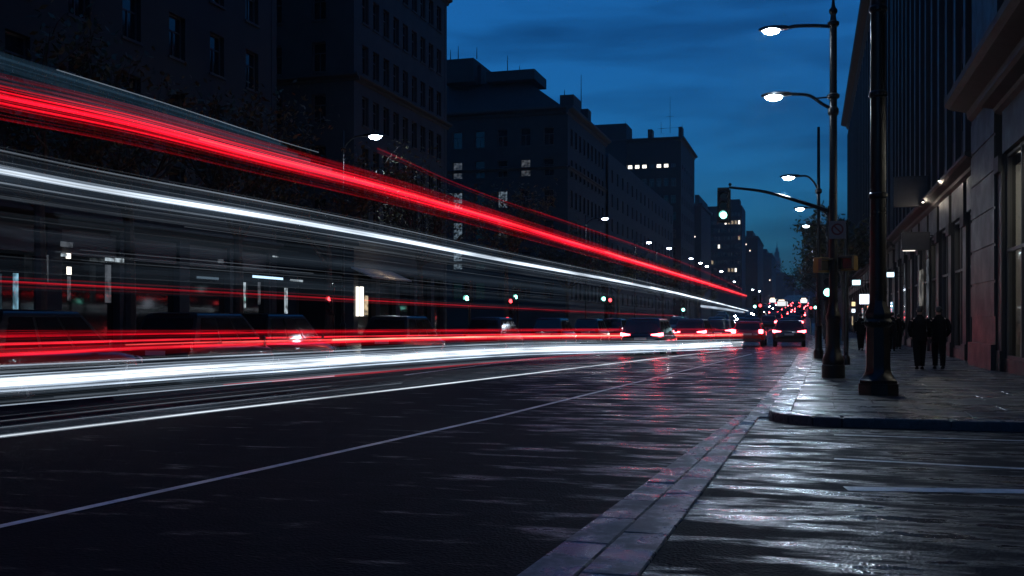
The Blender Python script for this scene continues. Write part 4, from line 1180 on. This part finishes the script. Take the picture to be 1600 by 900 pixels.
# ------------------------------------------------------------------ people
SKIN = principled('skin', (0.35, 0.22, 0.17), 0.6); HAIR = principled('hair', (0.005, 0.004, 0.004), 0.6)
COAT = principled('dark_coat', (0.004, 0.004, 0.005), 0.95, spec=0.1, var=0.3, scale=8); TROUSER = principled('dark_trousers', (0.004, 0.004, 0.006), 0.95, spec=0.1, var=0.3, scale=8)
def person(pos, h, rz, label, stride=0.16, shoulder=0.215, coat_len=0.80, lean=0.0, name='person', coat=COAT):
    k = h/1.75
    t = tag(empty(name, pos, rz), label, 'person')
    V, E, Rr = [], [], []
    def add(p, r, link_to=None):
        V.append((p[0]*k, p[1]*k, p[2]*k)); Rr.append((r[0]*k, r[1]*k) if hasattr(r, '__len__') else (r*k, r*k))
        if link_to is not None: E.append((link_to, len(V)-1))
        return len(V)-1
    pel = add((0,0,.95), (.15,.11)); wa = add((0,.0,1.10), (.135,.10), pel); ch = add((0,.01,1.30), (.155,.11), wa); nk0 = add((0,.0,1.44), (.085,.075), ch)
    nk = add((0,.015,1.50), .055, nk0); hd0 = add((0,.025,1.565), (.062,.075), nk); hd = add((0,.03,1.64), (.076,.095), hd0); hd1 = add((0,.015,1.70), (.066,.082), hd); add((0,.01,1.735), (.035,.045), hd1)
    for s in (-1, 1):
        st = stride*s
        hip = add((s*.085,0,.90), .095, pel); kn = add((s*.088,st*.55+.03,.50), .062, hip); 
        an = add((s*.075,st-.02 if s*stride < 0 else st*.9,.10+(.05 if st < 0 else 0)), .034, kn); add((s*.085,st+.06,.045+(.04 if st < 0 else 0)), (.026,.02), an)
        sh = add((s*shoulder*.86,0,1.40), .07, ch); el = add((s*(shoulder+.055),-.05,1.14), .052, sh)
        wr = add((s*(shoulder+.0),.10,.95), .036, el); pa = add((s*(shoulder-.03),.15,.91), (.042,.022), wr)
        for j, (dx, dy, dz, L) in enumerate(((-.012,.05,-.05,1),(-.004,.055,-.06,1.1),(.006,.05,-.062,1.05),(.015,.04,-.05,.85))):
            f1 = add((s*(shoulder-.03)+dx, .15+dy*.6*L, .91+dz*.6*L), .0095, pa); add((s*(shoulder-.035)+dx, .15+dy*.8*L, .91+dz*1.1*L), .008, f1)
        th = add((s*(shoulder-.06), .17, .905), .011, pa); add((s*(shoulder-.075), .19, .885), .009, th)
    me = bpy.data.meshes.new('body'); me.from_pydata(V, E, [])
    o = link('body', me, t)
    me.materials.append(SKIN)
    md = o.modifiers.new('skin', 'SKIN'); 
    for i, sv in enumerate(me.skin_vertices[0].data if me.skin_vertices else []): sv.radius = Rr[i]; sv.use_root = (i == 0)
    if not me.skin_vertices: pass
    sb = o.modifiers.new('sub', 'SUBSURF'); sb.levels = 1; sb.render_levels = 1
    # trousers: two tapering legs over the body
    tr = MB()
    for s in (-1, 1):
        st = stride*s
        pts = [(s*.08,0,.97),(s*.085,.01,.84),(s*.088,st*.55+.03,.50),(s*.080,st*.85,.25),(s*.078,st*.92,.10)]
        tr.tube([(x*k,y*k,z*k) for x,y,z in catmull(pts, 3)], [r*k for r in (.118,.116,.114,.110,.104,.098,.088,.084,.08,.076,.073,.07,.07)], 12)
    tr.build('trousers', TROUSER, t, True)
    sh_ = MB()
    for s in (-1, 1):
        st = stride*s
        b0y = st-.09
        lift = .05 if st < 0 else 0
        sh_.rings([[(s*.085*k+(.047*k*wd)*math.cos(a), (b0y+yq)*k, (.005+lift*(1-yq/.3)+zh*max(0,math.sin(a)))*k) for a in [2*math.pi*j/10 for j in range(10)]] for yq, wd, zh in ((0,.5,.05),(.04,.9,.085),(.12,.95,.09),(.2,1.05,.06),(.27,.8,.045),(.30,.35,.03))])
    sh_.build('shoes', TROUSER, t, True)
    # coat: body lofted shoulder to thigh, then sleeves that end at the pockets
    ct = MB(); zl = coat_len
    prof = [(zl,.205,.155,.0),(zl+.10,.20,.15,0),(.98,.195,.145,0),(1.10,.178,.130,0),(1.24,.20,.14,0),(1.34,shoulder,.135,-.01),(1.40,shoulder-.025,.118,-.005),(1.435,shoulder-.075,.10,0),(1.465,.12,.09,0),(1.50,.075,.075,.01),(1.535,.072,.075,.012)]
    rings = []
    for z, a_, b_, off in prof:
        r = []
        for j in range(20):
            an = 2*math.pi*j/20; ca, sa = math.cos(an), math.sin(an)
            wob = 1+.03*math.sin(3*an+z*9)
            r.append((a_*k*wob*math.copysign(abs(ca)**.85, ca), (b_*wob*math.copysign(abs(sa)**.85, sa)+off)*k, z*k))
        rings.append(r)
    ct.rings(rings); ct.build('coat', coat, t, True)
    sl = MB()
    for s in (-1, 1):
        pts = catmull([(s*shoulder*.70,-.005,1.405),(s*(shoulder+.0),-.02,1.33),(s*(shoulder+.045),-.055,1.13),(s*(shoulder+.02),.05,1.0),(s*(shoulder-.01),.11,.945)], 3)
        sl.tube([Vector(p)*k for p in pts], [q*k for q in (.045,.062,.070,.072,.071,.069,.067,.065,.063,.061,.06,.058,.056)], 10)
    sl.build('sleeves', coat, t, True)
    hr = MB()
    rings = []
    for z, a_, b_, off in ((1.60,.072,.05,-.055),(1.64,.084,.075,-.03),(1.68,.087,.10,-.004),(1.715,.080,.095,.0),(1.745,.062,.075,.0),(1.765,.03,.04,.0)):
        rings.append([(a_*k*math.cos(2*math.pi*j/14), (b_*math.sin(2*math.pi*j/14)+off+.015)*k, z*k) for j in range(14)])
    hr.rings(rings); hr.build('hair', HAIR, t, True)
    fc = MB()   # face: nose, ears, eyes, mouth
    fc.rings([[(x*k,(y+.02)*k,z*k) for x,y,z in ((-.012,.095,1.60),(.012,.095,1.60),(.006,.098,1.66),(-.006,.098,1.66))],[(x*k,(y+.02)*k,z*k) for x,y,z in ((-.006,.118,1.608),(.006,.118,1.608),(.003,.105,1.65),(-.003,.105,1.65))]])
    for s in (-1, 1): fc.ball((s*.078*k,.02*k,1.635*k), .02*k, 6, 1.5)
    fc.build('nose_and_ears', SKIN, t, True)
    ey = MB()
    for s in (-1, 1): ey.ball((s*.03*k,.112*k,1.655*k), .012*k, 6)
    ey.box(-.022*k,.022*k,.11*k,.118*k,1.568*k,1.574*k)
    ey.build('eyes_and_mouth', HAIR, t)
    return t
hw = 1.74
p = ground(1437, 577.5, KZ); person(p, hw, 0.0, 'left one of two walkers in dark coats seen from behind', 0.17)
p = ground(1467, 577, KZ); person(p, hw, 0.04, 'right one of two walkers in dark coats seen from behind', -0.15, coat_len=0.76)
p = cam_pt(1345, 47, KZ); person(p, 1.72, 0.1, 'dark figure walking left of the thick lamp post foot', 0.15)
p = cam_pt(1394, 46, KZ); person(p, 1.76, -0.1, 'dim figure just right of the thick lamp post', -0.12)
p = cam_pt(1404, 50, KZ); person(p, 1.70, 0.0, 'dim second figure right of the thick lamp post', 0.14)

# ------------------------------------------------------------------ light trails of the passing traffic
def glow_line(name, color, strength):
    """light left hanging along its path: adds to what lies behind it, uneven along its length"""
    key = 'glow_%s' % name
    if key in MATS: return MATS[key]
    m = bpy.data.materials.new(key); m.use_nodes = True
    n, l = m.node_tree.nodes, m.node_tree.links
    n.remove(n['Principled BSDF'])
    e = n.new('ShaderNodeEmission'); e.inputs['Color'].default_value = (*color, 1)
    tr = n.new('ShaderNodeBsdfTransparent'); ad = n.new('ShaderNodeAddShader')
    co = n.new('ShaderNodeNewGeometry'); mp = n.new('ShaderNodeMapping'); mp.inputs['Scale'].default_value = (0.5, 0.35, 9.0)
    t = n.new('ShaderNodeTexNoise'); t.inputs['Scale'].default_value = 1.0; t.inputs['Detail'].default_value = 5
    r = n.new('ShaderNodeMapRange'); r.inputs['From Min'].default_value = 0.3; r.inputs['From Max'].default_value = 0.7
    r.inputs['To Min'].default_value = strength*KE*0.35; r.inputs['To Max'].default_value = strength*KE*1.3
    l.new(co.outputs['Position'], mp.inputs['Vector']); l.new(mp.outputs['Vector'], t.inputs['Vector']); l.new(t.outputs['Fac'], r.inputs['Value'])
    l.new(r.outputs['Result'], e.inputs['Strength'])
    l.new(e.outputs['Emission'], ad.inputs[0]); l.new(tr.outputs['BSDF'], ad.inputs[1]); l.new(ad.outputs['Shader'], n['Material Output'].inputs['Surface'])
    if strength < 0.15: m.cycles.emission_sampling = 'NONE'
    MATS[key] = m
    return m
def trail(label, group=None):
    return tag(empty('light_trail'), label, 'light trail', group)
def halo(parent, path, radii, mat, t0=0.0, t1=1.0, dz=0.0):
    for r in radii: strand(parent, path, dz, 0.0, r, mat, t0, t1)
def path3(pts, n=8):
    """(column, row, height above road) -> smooth path in space"""
    Q = [ground(px, py, h) for px, py, h in pts]
    C = catmull(Q, n)
    if pts[0][0] < 0:                                   # the traffic came from behind the viewer's left
        v = (C[0]-C[1]).normalized()
        C = [C[0]+v*5.0*k for k in (3, 2, 1)] + C
    return C
def strand(parent, path, dz, dx, r, mat, t0=0.0, t1=1.0, wob=0.0, seed=0, grow=0.0, spread=0.0):
    rng = random.Random(seed); n = len(path)
    i0, i1 = int(t0*(n-1)), max(int(t0*(n-1))+2, int(math.ceil(t1*(n-1))))
    ph = rng.uniform(0, 6.28)
    pts = [(p.x+dx, p.y, p.z+dz*(1+spread*i/n)+wob*math.sin(ph+i*0.33)) for i, p in enumerate(path) if i0 <= i <= i1]
    m = MB().tube(pts, [r*(1+grow*i/len(pts)) for i in range(len(pts))], 4 if max(r, r*(1+grow)) < 0.03 else 8)
    return m.build('strand', mat, parent)
RED_S = [glow_line('trail_red_%d' % k, (1.0, 0.006, 0.022), s) for k, s in enumerate((0.03, 0.065, 0.14, 0.33))]
RED_HOT = glow_line('trail_red_hot', (1.0, 0.10, 0.09), 0.42)
RED_LOW = glow_line('trail_red_low', (1.0, 0.03, 0.05), 0.45)
WHT_S = [glow_line('trail_white_%d' % k, (0.68, 0.82, 1.0), s) for k, s in enumerate((0.012, 0.03, 0.09, 0.3))]
WHT_HOT = glow_line('trail_white_hot', (0.80, 0.90, 1.0), 0.5)
rng = random.Random(77)
# high red bundle
P = path3([(-60,133,3.4),(0,150,3.4),(200,193,3.4),(400,244,3.4),(600,295,3.4),(800,352,3.4),(1000,412,3.4),(1100,442,3.4),(1165,462.5,3.4)])
t = trail('broad red light trail sweeping high across the left of the picture')
for k in range(30):
    z = rng.gauss(0, 0.08)
    a = abs(z)
    mt = RED_S[3] if a < 0.035 else (RED_S[2] if a < 0.08 else (RED_S[1] if a < 0.13 else RED_S[0]))
    strand(t, P, z, rng.uniform(-0.05, 0.05), rng.uniform(0.0025, 0.006), mt, 0, rng.uniform(0.93, 1), 0.003, k, 1.5)
for z, r in ((0.025,0.005),(-0.025,0.007),(-0.075,0.006),(0.07,0.004)): strand(t, P, z, 0.07, r, RED_S[3], grow=1.6)
strand(t, P, 0.0, 0.09, 0.008, RED_HOT, 0.35, 1.0, grow=1.5)
strand(t, P, 0.012, 0.1, 0.02, RED_HOT, 0.72, 1.0)
strand(t, P, -0.20, 0, 0.006, RED_S[1]); strand(t, P, 0.17, 0, 0.006, RED_S[1])
RHALO = glow_line('trail_red_halo', (1.0, 0.008, 0.025), 0.013)  # dim emissive shells added round the strands to imitate soft red bloom
halo(t, P, (0.04, 0.08, 0.13), RHALO); halo(t, P, (0.05, 0.09), RHALO, 0.45, 1.0)
# thin red line above it
P2 = path3([(590,232,3.95),(745,299,3.95),(900,352,3.95),(1000,386,3.95),(1100,424,3.95),(1160,452,3.95)])
t = trail('thin dim red light trail just above the broad red one')
strand(t, P2, 0, 0, 0.012, RED_S[1]); strand(t, P2, 0.02, 0, 0.006, RED_S[2], 0.3, 1); strand(t, P2, -0.05, 0, 0.006, RED_S[0])
# top blue line with a faint veil
P3 = path3([(-60,62,3.72),(60,100,3.72),(115,117,3.72),(260,162,3.72),(400,208,3.72),(480,233,3.72),(640,276,3.72)])
t = trail('hair-thin pale blue light trail above the red one at upper left')
strand(t, P3, 0, 0, 0.005, WHT_S[2], 0.33, 0.86)
for k in range(7): strand(t, P3, -0.03-0.04*k, rng.uniform(-.03,.03), 0.03, glow_line('trail_veil', (0.25, 0.6, 1.0), 0.012), 0, 0.75+0.03*k)
# high white bundle
P4 = path3([(-60,259,2.6),(0,270,2.6),(160,299,2.6),(400,338,2.6),(600,372.5,2.6),(800,410.5,2.6),(1000,447,2.6),(1100,469,2.6),(1168,486,2.6)])
t = trail('bright white light trail crossing high from the left edge to the signals')
strand(t, P4, 0, 0.08, 0.011, WHT_HOT, grow=2.2); strand(t, P4, 0.014, 0.075, 0.006, WHT_S[3], grow=2); strand(t, P4, -0.015, 0.075, 0.006, WHT_S[3], grow=2); 
for k in range(22):
    z = rng.gauss(-0.01, 0.10); a = abs(z)
    mt = WHT_S[2] if a < 0.05 else (WHT_S[1] if a < 0.13 else WHT_S[0])
    strand(t, P4, z, rng.uniform(-.06,.06), rng.uniform(0.003,0.007), mt, 0, rng.uniform(0.8,1), 0.003, k+200)
strand(t, P4, 0.175, 0, 0.006, WHT_S[2], 0, 0.8); strand(t, P4, 0.165, 0.02, 0.008, WHT_S[1], 0, 0.9)
strand(t, P4, 0.05, 0.02, 0.012, WHT_HOT, 0.78, 0.995)
WHALO = glow_line('trail_white_halo', (0.5, 0.72, 1.0), 0.0075)  # nested glowing tubes added for the soft falloff around white trails
halo(t, P4, (0.03, 0.055, 0.095, 0.15), WHALO)
t = trail('short white light trail just under the end of the high white one')
P4b = path3([(1096,478,2.25),(1130,482.5,2.25),(1161,487.5,2.25)], 8)
strand(t, P4b, 0, 0, 0.055, WHT_S[3]); strand(t, P4b, -0.06, 0, 0.04, WHT_S[2])
# veil between the high and low trails
t = trail('faint grey light streaks between the high white and low red trails')
VEIL = glow_line('trail_faint_glow', (0.5, 0.72, 1.0), 0.003)  # very dim emission, builds the soft veil of glow by overlapping tubes
for k in range(34):
    hh_ = rng.uniform(1.75, 2.45)
    q = rng.uniform(-1, 1)
    Pk = [Vector((p.x-0.1+q*0.3, p.y, p.z+(hh_-2.6))) for p in P4]
    a = rng.uniform(0, 0.55)
    if k % 3 == 0: strand(t, Pk, 0, 0, rng.uniform(0.003, 0.005), WHT_S[1] if k % 9 == 0 else WHT_S[0], a, min(1, a+rng.uniform(0.2, 0.6)), 0.0, k)
    else: strand(t, Pk, 0, 0, rng.uniform(0.012, 0.05), VEIL, a, min(1, a+rng.uniform(0.3, 0.7)), 0.0, k)
# mid thin red
P5 = path3([(-60,437,1.78),(0,440,1.78),(200,450,1.78),(400,460,1.78),(600,471,1.78),(800,481.5,1.78),(960,489.5,1.78),(1060,493.5,1.78)])
t = trail('thin dark red light trail running level above the parked cars')
strand(t, P5, 0, 0, 0.012, RED_S[1]); strand(t, P5, 0.006, -0.02, 0.006, RED_S[2]); strand(t, P5, -0.035, 0, 0.007, RED_S[0]); strand(t, P5, 0.04, 0, 0.006, RED_S[0])
# low red bundle
def low(h0, h1, y0, y1, y2, y3, y4):
    return path3([(-60,y0+1.5,h0),(0,y0,h0),(400,y1,h0+(h1-h0)*.25),(800,y2,h0+(h1-h0)*.55),(1000,y3,h0+(h1-h0)*.75),(1160,y4,h1)])
P6 = low(1.02, 0.72, 548, 534, 526, 524.5, 523.5)
t = trail('broad low red light trail running from the left edge to the queueing cars')
for z, r, mt in ((0.10,0.017,RED_LOW),(0.085,0.012,RED_S[3]),(-0.055,0.017,RED_LOW),(-0.075,0.012,RED_S[3]),(0.02,0.008,RED_S[2]),(0.30,0.007,RED_S[1]),(0.21,0.008,RED_S[1]),(-0.03,0.010,RED_S[2])):
    strand(t, P6, z, 0, r, mt)
for k in range(26):
    strand(t, P6, rng.uniform(-0.12, 0.26), rng.uniform(-.1,.1), rng.uniform(0.005,0.011), RED_S[rng.choice((0,0,1,1,2))], rng.uniform(0,0.5), rng.uniform(0.7,1), 0.004, k+300, 1.0, 0.5)
for z, a, r in ((0.0,0.42,0.022),(-0.02,0.5,0.02),(0.04,0.6,0.022),(0.02,0.35,0.012)): strand(t, P6, z, 0.02, r, RED_HOT, a, 1.0)
strand(t, P6, 0.01, 0.05, 0.02, glow_line('trail_orange', (1.0, 0.5, 0.3), 0.6), 0.5, 1.0)
halo(t, P6, (0.05, 0.09, 0.14, 0.2), RHALO, 0.1, 1.0)
# low white bundle
P7 = low(0.66, 0.42, 597, 571, 547, 542, 537)
t = trail('broad dazzling white light trail low over the road')
for k in range(15):
    z = rng.gauss(0, 0.055)
    strand(t, P7, z, rng.uniform(-.05,.05), rng.uniform(0.004,0.010), WHT_HOT if abs(z) < 0.045 else WHT_S[3], rng.uniform(0,0.08), rng.uniform(0.92,1), 0.003, k+500, 1.2, 1.4)
for k in range(26):
    z = rng.gauss(0, 0.12)
    strand(t, P7, z, rng.uniform(-.05,.05), rng.uniform(0.004,0.009), WHT_S[2] if abs(z) < 0.12 else WHT_S[1], rng.uniform(0,0.4), rng.uniform(0.7,1), 0.003, k+600, 1.2, 1.2)
strand(t, P7, 0.21, 0, 0.010, WHT_S[3], 0.05, 1); strand(t, P7, 0.14, 0, 0.006, WHT_S[2], 0.1, 1)
halo(t, P7, (0.06, 0.1, 0.15, 0.2), WHALO); halo(t, P7, (0.09, 0.16, 0.25), WHALO, 0.4, 0.97)
# lower white lines
P8 = path3([(-60,690,0.45),(0,682,0.45),(200,658,0.45),(400,634,0.45),(700,599,0.45),(1000,563,0.42),(1150,546,0.40)])
t = trail('thin white light trail lowest over the near lane')
strand(t, P8, 0, 0, 0.007, WHT_HOT); strand(t, P8, 0.012, 0, 0.004, WHT_S[2]); strand(t, P8, -0.012, 0, 0.004, WHT_S[2])
P9 = path3([(-60,640,0.55),(0,634,0.55),(200,616,0.55),(400,598,0.55),(600,581,0.55),(800,564,0.52),(980,548,0.5)])
t = trail('pinkish thin light trail just under the dazzling white one')
strand(t, P9, 0, 0, 0.006, WHT_S[3], 0.0, 0.62); strand(t, P9, 0.012, 0, 0.007, RED_S[2], 0.5, 1.0); strand(t, P9, -0.005, 0, 0.008, RED_S[2], 0.55, 1.0)
t = trail('faint grey light streaks between the lower white trails')
P8b = path3([(-60,690,0.45),(0,682,0.45),(400,634,0.45),(800,588,0.45),(1000,563,0.42),(1160,545,0.40)])
for k in range(30):
    q = rng.uniform(0, 1)
    Pk = [a*(1-q)+b*q for a, b in zip(P8b, P7)]
    a = rng.uniform(0, 0.5)
    if k % 2: strand(t, Pk, 0, 0, rng.uniform(0.003, 0.005), WHT_S[rng.choice((0,1,1,2))], a, min(1, a+rng.uniform(0.25, 0.7)), 0, k)
    else: strand(t, Pk, 0, 0, rng.uniform(0.015, 0.05), WHALO if k % 4 else VEIL, a, min(1, a+rng.uniform(0.3, 0.7)), 0, k)

# ------------------------------------------------------------------ damp evening air
hz = bpy.data.materials.new('haze'); hz.use_nodes = True
n, l = hz.node_tree.nodes, hz.node_tree.links
n.remove(n['Principled BSDF'])
v = n.new('ShaderNodeVolumePrincipled')
v.inputs['Color'].default_value = (0.75, 0.85, 1.0, 1); v.inputs['Density'].default_value = 0.0002; v.inputs['Anisotropy'].default_value = 0.7
l.new(v.outputs['Volume'], n['Material Output'].inputs['Volume'])
tag(MB().box(-700, 500, -120, 1900, -1.2, 130).build('haze', hz), kind='stuff')
